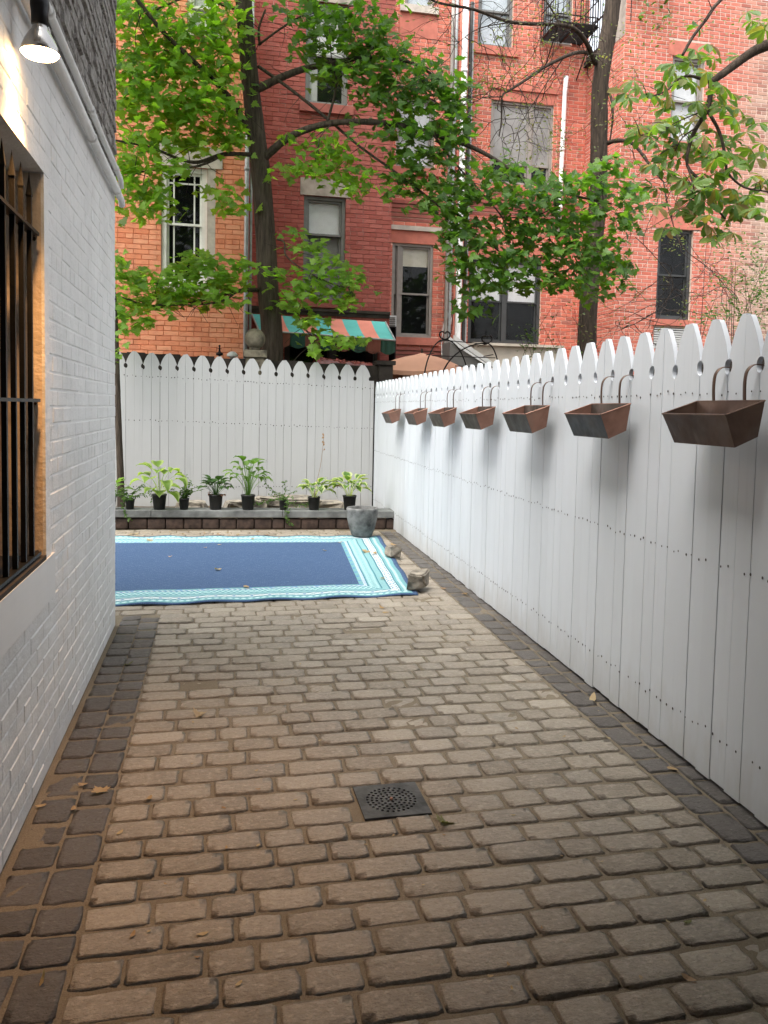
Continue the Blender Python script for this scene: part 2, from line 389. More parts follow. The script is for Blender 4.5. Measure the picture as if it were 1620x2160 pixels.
def paver_mesh(seed, name, mat):
    """one tumbled paver, 1 x 1 in plan, rounded rim, uneven top at z=0"""
    r = random.Random(seed); nx, ny = 6, 5; vs = []; fs = []
    amp = 0.0022
    def edge_in(t):                       # plan coordinates with a chipped, uneven outline
        return t
    wob = [[(r.uniform(-1, 1), r.uniform(-1, 1)) for _ in range(nx + 1)] for _ in range(ny + 1)]
    us = [0.0, 0.045, 0.2, 0.5, 0.8, 0.955, 1.0]; vv = [0.0, 0.09, 0.35, 0.65, 0.91, 1.0]
    for j in range(ny + 1):
        for i in range(nx + 1):
            x, y = us[i], vv[j]
            rim = (i in (0, nx)) + (j in (0, ny))
            z = r.uniform(-1, 1) * amp
            if rim: z = -0.0050 + r.uniform(-1, 1) * 0.0012
            if rim == 2:                  # rounded corner
                x += (0.045 if i == 0 else -0.045); y += (0.085 if j == 0 else -0.085); z -= 0.002
            x += wob[j][i][0] * 0.018; y += wob[j][i][1] * 0.032
            vs.append((x - 0.5, y - 0.5, z))
    for j in range(ny):
        for i in range(nx):
            a = j * (nx + 1) + i; fs.append((a, a + 1, a + nx + 2, a + nx + 1))
    ring = [i for i in range(nx + 1)] + [j * (nx + 1) + nx for j in range(1, ny + 1)] + [ny * (nx + 1) + i for i in range(nx - 1, -1, -1)] + [j * (nx + 1) for j in range(ny - 1, 0, -1)]
    b = len(vs)
    for k in ring:
        v = vs[k]; vs.append((v[0] * 1.01, v[1] * 1.01, -0.03))
    for k in range(len(ring)):
        k2 = (k + 1) % len(ring); fs.append((ring[k2], ring[k], b + k, b + k2))
    return mesh_data(name, vs, fs, mat, True)
PAV = [paver_mesh(100 + i, 'paver', MAT['paver']) for i in range(14)]
BOR = [paver_mesh(300 + i, 'border_paver', MAT['border']) for i in range(10)]

def fence_x(y): return 1.972 + (y - 2.567) * 0.02795
def inner_x(y): return fence_x(y) - 0.205           # inner edge of the right border
BED = lambda x: 9.73 + (2.17 - x) * 0.0723 + 0.012   # front of the raised bed
DRAIN = (0.532, 0.800, 2.802, 3.062)
def lay(name, meshes, items, nind, parent, stuffname):
    """items: (cx, cy, z, sx, sy, rot). The ones showing largest become objects, the rest one joined part."""
    def score(it):
        q = proj((it[0], it[1], 0))
        if q is None: return 0
        vis = in_view((it[0], it[1], 0), 60) and not (it[1] < 5.64 and it[0] < -0.67)
        if vis and it[0] < -0.65:                     # hidden behind the corner of the left wall?
            vis = q[0] > 238
        return (it[3] * it[4]) / (q[2] ** 3) * (1 if vis else 1e-6)
    items = sorted(items, key=score, reverse=True)
    rest = MB()
    for k, (cx, cy, z, sx, sy, rot) in enumerate(items):
        me = meshes[rnd.randrange(len(meshes))]
        flip = rnd.random() < 0.5
        M = Matrix.Translation((cx, cy, z)) @ Matrix.Rotation(rot + (math.pi if flip else 0), 4, 'Z') @ Matrix.Rotation(rnd.gauss(0, 0.008), 4, 'X') @ Matrix.Rotation(rnd.gauss(0, 0.006), 4, 'Y') @ Matrix.Diagonal((sx, sy, 1, 1))
        if k < nind: inst(name, me, parent, M)
        else:
            rest.add([M @ v.co for v in me.vertices], [tuple(p.vertices) for p in me.polygons], rnd.uniform(0.01, 1))
    if rest.v:
        tag(rest.build(stuffname, meshes[0].materials[0], parent, True), kind='stuff')
field = []; bord = []
y = 2.802 - 18 * 0.1205; row = 0; prev = []
while y < 9.95:
    pitch = 0.1205 if y < 2.79 else 0.1345
    xl = -0.372 - 0.004 * (y - 2.4) if y < 5.86 else -3.4
    x = xl - rnd.uniform(0.0, 0.05) * (1 if y >= 5.86 else 0)
    right = inner_x(y)
    first = True; cur = []
    while x < right - 0.03:
        L = rnd.choice([0.14, 0.15, 0.18, 0.195, 0.205, 0.21, 0.235, 0.25])
        if first and row % 2: L = rnd.choice([0.145, 0.20])
        first = False
        for _ in range(4):                             # keep the joints staggered from the row before
            if all(abs(x + L - q) > 0.035 for q in prev): break
            L = rnd.choice([0.14, 0.165, 0.19, 0.215, 0.24])
        if right - (x + L) < 0.09: L = right - x
        cur.append(x + L)
        x1 = x + L
        cx, cy = (x + x1) / 2, y + pitch / 2
        sx, sy = L - 0.009 - rnd.uniform(0, .004), pitch - 0.008 - rnd.uniform(0, .004)
        ok = True
        if x1 > DRAIN[0] and x < DRAIN[1] and cy + pitch / 2 > DRAIN[2] + .02 and cy - pitch / 2 < DRAIN[3] - .02:
            # cut the paver back from the drain plate
            if x < DRAIN[0] - 0.07: nx1 = DRAIN[0] - 0.003; cx = (x + nx1) / 2; sx = nx1 - x - 0.008
            elif x1 > DRAIN[1] + 0.07: nx0 = DRAIN[1] + 0.003; cx = (nx0 + x1) / 2; sx = x1 - nx0 - 0.008
            else: ok = False
        if cy + sy / 2 > BED(cx) - 0.005: ok = False
        if ok: field.append((cx, cy + rnd.gauss(0, .0025), rnd.gauss(0.0, 0.0022), sx, sy, rnd.gauss(0, 0.010)))
        x = x1
    y += pitch; row += 1; prev = cur[:-1]
lay('paver', PAV, field, 300, patio, 'far_pavers')
for col in range(2):                                   # left border, two columns along the house wall
    y = 0.4 + 0.07 * col
    while y < 5.80:
        L = rnd.choice([0.135, 0.145, 0.20, 0.205]); 
        cx = -0.647 + 0.0675 + 0.139 * col - 0.002 * y * col
        bord.append((cx + 0.005, y + L / 2, rnd.gauss(-0.001, 0.002), 0.128, L - 0.012, rnd.gauss(0, 0.014)))
        y += L
for col in range(2):                                   # right border, outer column runs under the fence
    y = 0.4 + 0.09 * col
    while y < 9.55:
        L = rnd.choice([0.135, 0.145, 0.20, 0.205])
        cx = inner_x(y) + 0.008 + 0.0675 + 0.139 * col
        bord.append((cx, y + L / 2, rnd.gauss(-0.001, 0.002), 0.128, L - 0.012, -0.028 + rnd.gauss(0, 0.014)))
        y += L
lay('border_paver', BOR, bord, 200, patio, 'far_border_pavers')

# ------------------------------------------------------------------ brick walls
def chamfer_brick(u0, u1, d, z0, z1, c=0.004):
    """front half of a brick in wall coordinates (u along, y<0 outwards, z up)"""
    return ([(u0, 0, z0), (u1, 0, z0), (u1, 0, z1), (u0, 0, z1),
             (u0 + c, -d, z0 + c), (u1 - c, -d, z0 + c), (u1 - c, -d, z1 - c), (u0 + c, -d, z1 - c)],
            [(4, 5, 6, 7), (0, 1, 5, 4), (1, 2, 6, 5), (2, 3, 7, 6), (3, 0, 4, 7)])
class Wall:
    def __init__(s, P, U):
        s.P = Vector((P[0], P[1], 0)); s.U = Vector((U[0], U[1], 0)).normalized(); s.Nn = Vector((s.U.y, -s.U.x, 0))
        s.M = Matrix.Translation(s.P) @ Matrix.Rotation(math.atan2(s.U.y, s.U.x), 4, 'Z')
        s.holes = []
    def u(s, p): return (Vector(p) - s.P).dot(s.U)
    def box(s, mb, u0, u1, d0, d1, z0, z1, tint=0.0, mi=0):
        """d: outwards from the wall face"""
        mb.box(u0, u1, -d1, -d0, z0, z1, tint, s.M, mi)
def brick_wall(house, W, L, z0, z1, ch, bl, mb_, mm_, nind, d=0.012, gap=0.010, wobble=0.0015, name='brick', reveal=0.14, wallname='wall', extras=(), dz=None):
    holes = W.holes + list(extras)
    # mortar face with openings, reveals behind
    us = sorted(set([0, L] + [q for h in holes for q in h[:2] if 0 < q < L])); zs = sorted(set([z0, z1] + [q for h in holes for q in h[2:4] if z0 < q < z1]))
    mb = MB()
    for a, b in zip(us[:-1], us[1:]):
        for c, e in zip(zs[:-1], zs[1:]):
            mu, mz = (a + b) / 2, (c + e) / 2
            if any(h[0] < mu < h[1] and h[2] < mz < h[3] for h in holes): continue
            mb.add([W.M @ Vector(p) for p in ((a, 0, c), (b, 0, c), (b, 0, e), (a, 0, e))], [(0, 1, 2, 3)])
    for h in W.holes:
        a, b, c, e = h[:4]; q = reveal
        for pts in (((a, 0, c), (a, 0, e), (a, q, e), (a, q, c)), ((b, 0, c), (b, q, c), (b, q, e), (b, 0, e)), ((a, 0, e), (b, 0, e), (b, q, e), (a, q, e)), ((a, 0, c), (a, q, c), (b, q, c), (b, 0, c))):
            mb.add([W.M @ Vector(p) for p in pts], [(0, 1, 2, 3)])
    mb.build(wallname, mm_, house)
    items = []; z = z0; r = 0
    while z < z1 - 0.02:
        za, zb = z + gap / 2, min(z + ch - gap / 2, z1)
        u = -bl * (0.5 if r % 2 else 0.0) - rnd.uniform(0, 0.02)
        if r % 6 == 5: seq = bl * 0.5
        else: seq = bl
        while u < L:
            a, b = max(u + gap / 2, 0), min(u + seq - gap / 2, L)
            u += seq
            if b - a < 0.02: continue
            segs = [(a, b)]
            ya, yb = za, zb
            for h in holes:
                ov = min(zb, h[3]) - max(za, h[2])
                if ov <= 0.002: continue
                if ov < 0.35 * (zb - za):
                    if any(s0 < h[1] and s1 > h[0] for s0, s1 in segs):
                        if h[3] < zb: ya = max(ya, h[3])
                        else: yb = min(yb, h[2])
                    continue
                ns = []
                for s0, s1 in segs:
                    if s1 <= h[0] or s0 >= h[1]: ns.append((s0, s1)); continue
                    if s0 < h[0]: ns.append((s0, h[0]))
                    if s1 > h[1]: ns.append((h[1], s1))
                segs = ns
            for s0, s1 in segs:
                if s1 - s0 > 0.018 and yb - ya > 0.015: items.append((s0, s1, ya, yb))
        z += ch; r += 1
    def score(it):
        p = W.M @ Vector(((it[0] + it[1]) / 2, 0, (it[2] + it[3]) / 2)); q = proj(p)
        if q is None or not in_view(p, 10): return 0
        return (it[1] - it[0]) * (it[3] - it[2]) / q[2] ** 2 + 1e-9
    items.sort(key=score, reverse=True)
    var = []
    for k in range(6):
        vs, fs = chamfer_brick(0, 1, 1, 0, 1, 0.0)
        c = 0.03
        vs = vs[:4] + [(c + rnd.uniform(-.01, .015), -1 + rnd.uniform(-.2, .2), c * 2.5), (1 - c + rnd.uniform(-.015, .01), -1 + rnd.uniform(-.2, .2), c * 2.5), (1 - c, -1 + rnd.uniform(-.2, .2), 1 - c * 2.5), (c, -1 + rnd.uniform(-.2, .2), 1 - c * 2.5)]
        var.append(mesh_data(name, vs, fs, mb_))
    rest = MB()
    for k, (a, b, c, e) in enumerate(items):
        dd = d + rnd.uniform(-1, 1) * wobble
        jz = rnd.uniform(-1, 1) * 0.0012
        if k < nind:
            M = W.M @ Matrix.Translation((a, 0, c + jz)) @ Matrix.Diagonal((b - a, dd, e - c, 1))
            inst(name, var[k % 6], house, M)
        else:
            vs, fs = chamfer_brick(a, b, dd, c + jz, e + jz)
            rest.add([W.M @ Vector(v) for v in vs], fs, rnd.uniform(0.01, 1))
    if rest.v: tag(rest.build(name + 'work', mb_, house), kind='stuff')

# ------------------------------------------------------------------ the white house wall on the left
house = thing('brick_house', 'white painted brick house wall with barred window, grey bare brick above', 'house', (-0.66, 5.63, 0))
WL = Wall((-0.664, -0.5), (0, 1))
LW = 6.135
WIN = (2.25, 3.87, 0.88, 2.38)            # u range of the barred window (world Y = u - 0.5)
WL.holes = [WIN]
ZT = 2.97
brick_wall(house, WL, LW, 0.0, ZT, 0.0705, 0.213, MAT['wallpaint'], MAT['wallpaint'], 300, d=0.0024, gap=0.006, wobble=0.0015, reveal=0.20, name='painted_brick', wallname='wall', extras=[(0.3, 4.02, 0.70, 0.88), (3.87, 3.96, .88, 2.38), (0.3, 3.96, 2.38, 2.46)])
WL2 = Wall((-0.664, -0.5), (0, 1))
brick_wall(house, WL2, LW, ZT, 4.9, 0.0705, 0.213, MAT['oldbrick'], MAT['oldmortar'], 260, d=0.010, gap=0.013, wobble=0.006, name='bare_brick', wallname='upper_wall')
mb = MB()
WL.box(mb, 0.301, 4.019, -0.02, 0.012, 0.701, 0.879)          # smooth painted board under the window
mb.build('sill_board', MAT['trimpaint'], house)
mb = MB()
WL.box(mb, 3.871, 3.959, -0.02, 0.006, 0.881, 2.379); WL.box(mb, 0.301, 3.959, -0.02, 0.007, 2.381, 2.459)
mb.build('window_surround', MAT['wallpaint'], house)
mb = MB()                                                  # rough plaster jamb, head and sill inside the opening
nz = 40
vs = []; fs = []
for j in range(nz + 1):
    for i in range(7):
        z = 0.885 + (2.375 - 0.885) * j / nz; q = 0.004 + 0.196 * i / 6
        p = Vector((WIN[1] - 0.006 + 0.005 * pnoise(Vector((q * 25, z * 9, 1))), q, z)); vs.append(WL.M @ p)
for j in range(nz):
    for i in range(6): a = j * 7 + i; fs.append((a, a + 7, a + 8, a + 1))
mb.add(vs, fs); mb.build('window_jamb', MAT['reveal'], house, True)
mb = MB(); WL.box(mb, WIN[0] + .002, WIN[1] - .012, -0.2, 0.010, 0.880, 0.896); mb.build('window_sill', MAT['darkwood'], house)
win = MB(); fr = 0.055
a, b, c, e = WIN
WL.box(win, a, a + fr, -0.26, -0.2, c, e); WL.box(win, b - fr, b, -0.26, -0.2, c, e); WL.box(win, a + fr, b - fr, -0.26, -0.2, e - fr, e); WL.box(win, a + fr, b - fr, -0.26, -0.2, c, c + fr)
WL.box(win, a + fr, b - fr, -0.25, -0.205, (c + e) / 2 - .025, (c + e) / 2 + .025)
wobj = win.build('window', MAT['darkwood'], house)
mb = MB(); WL.box(mb, a + fr, b - fr, -0.236, -0.230, c + fr, e - fr); mb.build('pane', MAT['glass'], wobj)
mb = MB(); WL.box(mb, a - .2, b + .2, -1.0, -0.98, c - .2, e + .2); WL.box(mb, a - .2, a - .18, -.98, -.27, c - .2, e + .2); WL.box(mb, b + .18, b + .2, -.98, -.27, c - .2, e + .2); WL.box(mb, a - .18, b + .18, -.98, -.27, c - .2, c - .18); WL.box(mb, a - .18, b + .18, -.98, -.27, e + .18, e + .2)
mb.build('room_interior', MAT['dark'], house)
grille = MB()
for z in (2.135, 1.505, 0.912): 
    WL.box(grille, WIN[0] - .1, 3.82, -0.036, -0.001, z - .006, z + .006)
    grille.tube([WL.M @ Vector((3.81, .018, z)), WL.M @ Vector((3.845, .022, z)), WL.M @ Vector((3.870, .03, z - .012))], 0.008, 6)
gr = grille.build('window_grille', MAT['iron'], house)
for k in range(9):
    bar = MB(); u = 3.728 - 0.128 * k
    bar.box(u - .0085, u + .0085, .0085, .0255, 0.895, 2.25, 0, WL.M)
    b0 = [(u - .0085, .0085, 2.25), (u + .0085, .0085, 2.25), (u + .0085, .0255, 2.25), (u - .0085, .0255, 2.25), (u - .0105, .0065, 2.258), (u + .0105, .0065, 2.258), (u + .0105, .0275, 2.258), (u - .0105, .0275, 2.258), (u, .017, 2.345)]
    bar.add([WL.M @ Vector(p) for p in b0], [(0, 1, 5, 4), (1, 2, 6, 5), (2, 3, 7, 6), (3, 0, 4, 7), (4, 5, 8), (5, 6, 8), (6, 7, 8), (7, 4, 8)])
    bar.build('bar', MAT['iron'], gr)
# end wall at the corner, body of the house and its upper floors
mb = MB()
mb.box(-6.5, -0.666, -3.2, 5.632, 4.9, 5.4); mb.box(-6.5, -1.0, 5.45, 5.632, -0.06, 4.9); mb.box(-6.5, -2.0, -3.2, 5.45, -.06, 4.9)
mb.box(-0.995, -0.668, 5.50, 5.632, -0.02, 2.97)
mb.build('house_body', MAT['oldbrick'], house)
mb = MB(); mb.box(-0.995, -0.668, 5.50, 5.632, 2.975, 4.895); mb.build('corner_return', MAT['oldbrick'], house)
# rear wing of the same house behind the camera, which shades the passage
mb = MB(); mb.box(-0.66, 7.5, -3.2, -0.9, -0.06, 12.5); mb.build('rear_wall', MAT['oldbrick'], house)
mb = MB(); mb.box(-0.655, 7.5, -0.899, 2.1, 3.12, 3.28); mb.build('added_shade_deck', MAT['darkwood'], house)  # unseen deck added overhead to darken the near paving
# painted pipes along the top of the white paint
def pipe(z, y0, y1, r, drop=0.0, name='conduit'):
    p = MB(); x = -0.652 + r
    pts = [(x, y0 + (y1 - y0) * i / 12, z + 0.004 * math.sin(i * 1.7)) for i in range(13)]
    if drop: pts += [(x, y1 + .03, z - .012), (x, y1 + .045, z - drop)]
    p.tube(pts, r, 8)
    for k in range(5):
        yy = y0 + (y1 - y0) * (0.15 + 0.2 * k); p.tube([(x, yy, z), (x, yy + .035, z)], r * 1.25, 8)
    return p.build(name, MAT['wallpaint'], house, True)
pipe(2.985, 0.5, 5.70, 0.017, 0.05); pipe(2.90, 0.5, 5.62, 0.012); pipe(2.845, 0.5, 5.70, 0.022, 0.02)

# ------------------------------------------------------------------ flood lamp on the wall
LP = Vector((-0.577, 2.91, 2.640))
lamp = thing('flood_lamp', 'lit flood lamp with bare bulb fixed high on the white brick wall', 'lamp', (-0.655, 2.87, 2.94))
mb = MB(); mb.lathe([(0.0, 0.165), (0.030, 0.165), (0.030, 0.12), (0.027, 0.10), (0.027, 0.062), (0.022, 0.060)], 20, LP + Vector((0, 0, .034))); mb.build('socket', MAT['iron'], lamp, True)
mb = MB(); mb.lathe([(0.018, 0.100), (0.023, 0.092), (0.025, 0.082), (0.026, 0.078), (0.036, 0.066), (0.048, 0.045), (0.057, 0.022), (0.061, 0.007), (0.060, 0.004)], 28, LP)
bulbm = N('silver_bulb_glass'); mb.build('bulb', bulbm.fin((0.45, 0.43, 0.40), 0.22, None, 0.75, 0.6), lamp, True)
lens = N('lit_bulb_lens'); lens.fin((1, 0.8, 0.55), 0.4); lens.b.inputs['Emission Color'].default_value = (1, 0.62, 0.28, 1); lens.b.inputs['Emission Strength'].default_value = 14.0
mb = MB(); mb.lathe([(0.060, 0.0055), (0.052, -0.004), (0.030, -0.010), (0.0005, -0.012)], 28, LP); mb.build('lens', lens.m, lamp, True)
mb = MB(); mb.tube([(-0.655, 2.87, 2.925), (-0.62, 2.87, 2.925), (-0.585, 2.89, 2.91), (-0.577, 2.91, 2.87), (-0.577, 2.91, 2.83)], 0.016, 10); mb.build('arm', MAT['iron'], lamp, True)
mb = MB(); mb.box(-0.656, -0.632, 2.80, 2.90, 2.86, 2.96); mb.build('junction_box', MAT['wallpaint'], lamp)
mb = MB()
mb.tube([(-0.64, 2.74, 2.84), (-0.60, 2.76, 2.83), (-0.548, 2.785, 2.812)], [0.034, 0.036, 0.037], 18, cap=False); mb.tube([(-0.64, 2.74, 2.84), (-0.62, 2.75, 2.835)], [0.026, 0.031], 18); mb.build('sensor_hood', MAT['wintaupe'], lamp, True)
ld = bpy.data.lights.new('bulb_light', 'SPOT'); ld.energy = 44; ld.color = (1.0, 0.50, 0.18); ld.spot_size = R(92); ld.spot_blend = 1.0; ld.shadow_soft_size = 0.045
lo = bpy.data.objects.new('bulb_light', ld); lo.location = LP + Vector((0, 0, -0.025)); link(lo, lamp, Matrix.Translation(lo.location))

# ------------------------------------------------------------------ picket fences
def board_mesh(h, height, side, name, mat, th=0.021, a=0.022, b=0.031, seed=0):
    """half of a gothic picket: x from the seam (0) to the outer edge (h), z=0 at the tip"""
    r = random.Random(seed); g = 0.0014
    pts = [(g * 0.6, 0.0), (0.026, 0.0), (0.036, -.012), (h * 0.52, -0.040), (h * 0.68, -0.070), (h * 0.81, -0.102), (h * 0.90, -0.130), (h - g, -0.163)]
    cz = -0.194
    for k in range(0, 9):
        t = math.pi * k / 8; pts.append((h - g - a * math.sin(t) * (0.999 if 0 < k < 8 else 0), cz + b * math.cos(t)))
    pts += [(h - g, -height), (g * 0.6, -height)]
    if side < 0: pts = [(-x, z) for x, z in pts][::-1]
    n = len(pts)
    vs = [(x, 0, z) for x, z in pts] + [(x, th, z) for x, z in pts]
    fs = [tuple(range(n - 1, -1, -1)), tuple(range(n, 2 * n))]
    for k in range(n):
        k2 = (k + 1) % n; fs.append((k, k2, n + k2, n + k))
    me = mesh_data(name, vs, fs, mat)
    bm = bmesh.new(); bm.from_mesh(me); bmesh.ops.recalc_face_normals(bm, faces=bm.faces); bm.to_mesh(me); bm.free()
    return me
# right fence, runs along the patio; u grows away from the camera, the face looks to -X
fr_ = thing('picket_fence', 'long white gothic picket fence on the right, hung with copper troughs', 'fence', (fence_x(5.0), 5.0, 0))
FD = Vector((0.02794, 0.99961, 0)); FN = Vector((-0.99961, 0.02794, 0))
FM0 = Matrix(((-FD.x, -FN.x, 0, 0), (-FD.y, -FN.y, 0, 0), (0, 0, 1, 0), (0, 0, 0, 1)))     # local x towards the camera, local y into the fence
bl_ = [board_mesh(0.1, 1.872, -1, 'board', MAT['fence'], seed=1)]; br_ = [board_mesh(0.1, 1.872, 1, 'board', MAT['fence'], seed=2)]
HOLE_Y = []
y = 2.666 - 0.1985 * 7.5
while y < 11.35:
    sp = 0.1985 + 0.0045 * max(0.0, y - 2.7); c = y
    for me in (bl_[0], br_[0]):
        zt = 1.888 - 0.0018 * (c - 2.5) + rnd.gauss(0, 0.0025)
        M = Matrix.Translation((fence_x(c) + rnd.uniform(0, 0.0035), c, zt)) @ FM0 @ Matrix.Rotation(rnd.gauss(0, 0.0007), 4, 'Y') @ Matrix.Diagonal((sp / 0.2, 1, 1, 1))
        inst('board', me, fr_, M)
    HOLE_Y.append(c + sp / 2)
    y += (sp + 0.1985 + 0.0045 * max(0.0, y + sp - 2.7)) / 2
mb = MB()
for z in (0.205, 0.9, 1.585):
    M = Matrix.Translation((fence_x(0.9) + 0.026, 0.9, 0)) @ Matrix.Rotation(-math.atan2(FD.x, FD.y), 4, 'Z')
    mb.box(0, 0.04, 0, 10.45, z - .045, z + .045, 0, M)
mb.build('rail', MAT['fence'], fr_)
mb = MB()
for y in [1.2 + 2.35 * i for i in range(5)]:
    mb.box(fence_x(y) + .07, fence_x(y) + .16, y - .045, y + .045, -0.06, 1.75)
mb.build('post', MAT['darkwood'], fr_)
mb = MB()
def nail(mb, p, nrm, r):
    a = nrm.cross(Vector((0, 0, 1))).normalized(); b_ = nrm.cross(a)
    r2 = r * rnd.uniform(.7, 1.25)
    vs = [p + (a * math.cos(g) + b_ * math.sin(g) * 1.25) * r2 for g in [math.pi * 2 * q / 6 for q in range(6)]]
    vs += [v + nrm * 0.0012 for v in vs]
    mb.add(vs, [tuple(range(6, 12))] + [(q, (q + 1) % 6, 6 + (q + 1) % 6, 6 + q) for q in range(6)])
y = 1.06
while y < 11.35:
    for z in (0.205, 0.903, 1.590):
        for dy in (0.018, 0.076):
            if rnd.random() < 0.93:
                yy = y + dy + rnd.gauss(0, .006); nail(mb, Vector((fence_x(yy) - 0.0004, yy, z + rnd.gauss(0, .006))), FN, 0.0042)
    y += 0.10125
tag(mb.build('nail_heads', simple('rusty_nail', (0.05, 0.04, 0.035), 0.8), fr_), kind='stuff')
# back fence
YB = 11.42
XBR = fence_x(YB) - 0.004
fb_ = thing('picket_fence', 'white picket fence across the far end of the patio behind potted plants', 'fence', (0.5, YB, 0))
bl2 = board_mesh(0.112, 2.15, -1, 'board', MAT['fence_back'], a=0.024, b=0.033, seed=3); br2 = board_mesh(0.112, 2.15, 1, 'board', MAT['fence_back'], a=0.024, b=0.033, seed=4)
def zb_top(x): return 2.108 + (2.16 - x) * 0.0295
x = XBR - 0.055 - 0.112
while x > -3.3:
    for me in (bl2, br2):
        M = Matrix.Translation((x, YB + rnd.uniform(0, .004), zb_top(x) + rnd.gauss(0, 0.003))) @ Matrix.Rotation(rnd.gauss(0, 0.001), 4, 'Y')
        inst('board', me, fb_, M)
    x -= 0.2245
mb = MB(); mb.box(XBR - .052, XBR - .002, YB, YB + .02, 0.05, 1.86); mb.build('end_board', MAT['fence_back'], fb_)
mb = MB()
for z0_, s_ in ((0.36, 0.004), (1.21, 0.022), (1.79, 0.027)):
    x = XBR - 0.02
    while x > -1.6:
        nail(mb, Vector((x, YB - .0006, z0_ + (2.16 - x) * s_ + rnd.gauss(0, .006))), Vector((0, -1, 0)), 0.006); x -= rnd.choice([.04, .07])
tag(mb.build('nail_heads', MAT['darkwood'], fb_), kind='stuff')
mb = MB()
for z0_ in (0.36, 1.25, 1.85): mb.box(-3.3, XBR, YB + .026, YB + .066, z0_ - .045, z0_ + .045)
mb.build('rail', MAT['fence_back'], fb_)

# ------------------------------------------------------------------ raised planting bed
bed = thing('raised_bed', 'low raised bed with brown block front and bluestone cap along the back fence', 'planter bed', (0.5, 9.85, 0))
BA = -math.atan(0.0723); BU = Vector((math.cos(BA), math.sin(BA), 0))
BMx = Matrix.Translation((2.185, 9.742, 0)) @ Matrix.Rotation(BA, 4, 'Z')     # local x<0 leftwards along the bed, local y into it
def block_mesh(L, seed):
    r = random.Random(seed); mb = MB()
    bm = bmesh.new(); bmesh.ops.create_cube(bm, size=1.0)
    for v in bm.verts: v.co = Vector((v.co.x * L, v.co.y * 0.11, v.co.z * 0.128))
    bmesh.ops.bevel(bm, geom=bm.edges[:], offset=0.016, segments=2, affect='EDGES', profile=0.6)
    for v in bm.verts: v.co += Vector((r.uniform(-1, 1), r.uniform(-1, 1), r.uniform(-1, 1))) * 0.0016
    me = bpy.data.meshes.new('block'); bm.to_mesh(me); bm.free(); me.materials.append(MAT['block']); me.polygons.foreach_set('use_smooth', [True] * len(me.polygons))
    return me
BLK = {L: block_mesh(L - .008, int(L * 1000)) for L in (0.10, 0.15, 0.205, 0.215)}
x = -0.005; seq = [0.10, 0.215, 0.205, 0.205, 0.215, 0.215, 0.205, 0.15, 0.215, 0.215, 0.205]
i = 0
while x > -5.2:
    L = seq[i] if i < len(seq) else rnd.choice([0.15, 0.205, 0.215, 0.215]); i += 1
    inst('block', BLK[L], bed, BMx @ Matrix.Translation((x - L / 2, 0.068, 0.062 + rnd.gauss(0, .001))) @ Matrix.Rotation(rnd.gauss(0, .008), 4, 'Z')); x -= L
for a, b in ((-1.385, -0.003), (-2.95, -1.389), (-5.2, -2.954)):
    bm = bmesh.new(); bmesh.ops.create_cube(bm, size=1.0)
    for v in bm.verts: v.co = BMx @ Vector(((a + b) / 2 + v.co.x * (b - a), 0.148 + v.co.y * 0.31, 0.186 + v.co.z * 0.084))
    bmesh.ops.bevel(bm, geom=bm.edges[:], offset=0.005, segments=1, affect='EDGES')
    me = bpy.data.meshes.new('cap_slab'); bm.to_mesh(me); bm.free(); me.materials.append(MAT['bluestone'])
    link(bpy.data.objects.new('cap_slab', me), bed)
mb = MB(); nx = 40; ny = 12; vs = []; fs = []
for j in range(ny + 1):
    for i in range(nx + 1):
        X = -3.2 + 5.38 * i / nx; Y = BED(X) + 0.27 + (YB - 0.02 - BED(X) - 0.27) * j / ny
        vs.append((X, Y, 0.10 + 0.035 * pnoise(Vector((X * 3, Y * 3, 0))) + 0.05 * pnoise(Vector((X, Y, 5)))))
for j in range(ny):
    for i in range(nx): a = j * (nx + 1) + i; fs.append((a, a + 1, a + nx + 2, a + nx + 1))
mb.add(vs, fs); tag(mb.build('soil', MAT['soil'], bed, True), kind='stuff')

# ------------------------------------------------------------------ floor drain
dr = thing('floor_drain', 'dark square drain grate set among the brown pavers', 'drain', ((DRAIN[0] + DRAIN[1]) / 2, (DRAIN[2] + DRAIN[3]) / 2, 0), rz=0.012)
hw = 0.127; bm = bmesh.new()
rings = [(0.018, 6), (0.038, 12), (0.056, 18), (0.074, 24), (0.092, 28)]
holes = []
mb = MB(); th = 0.004
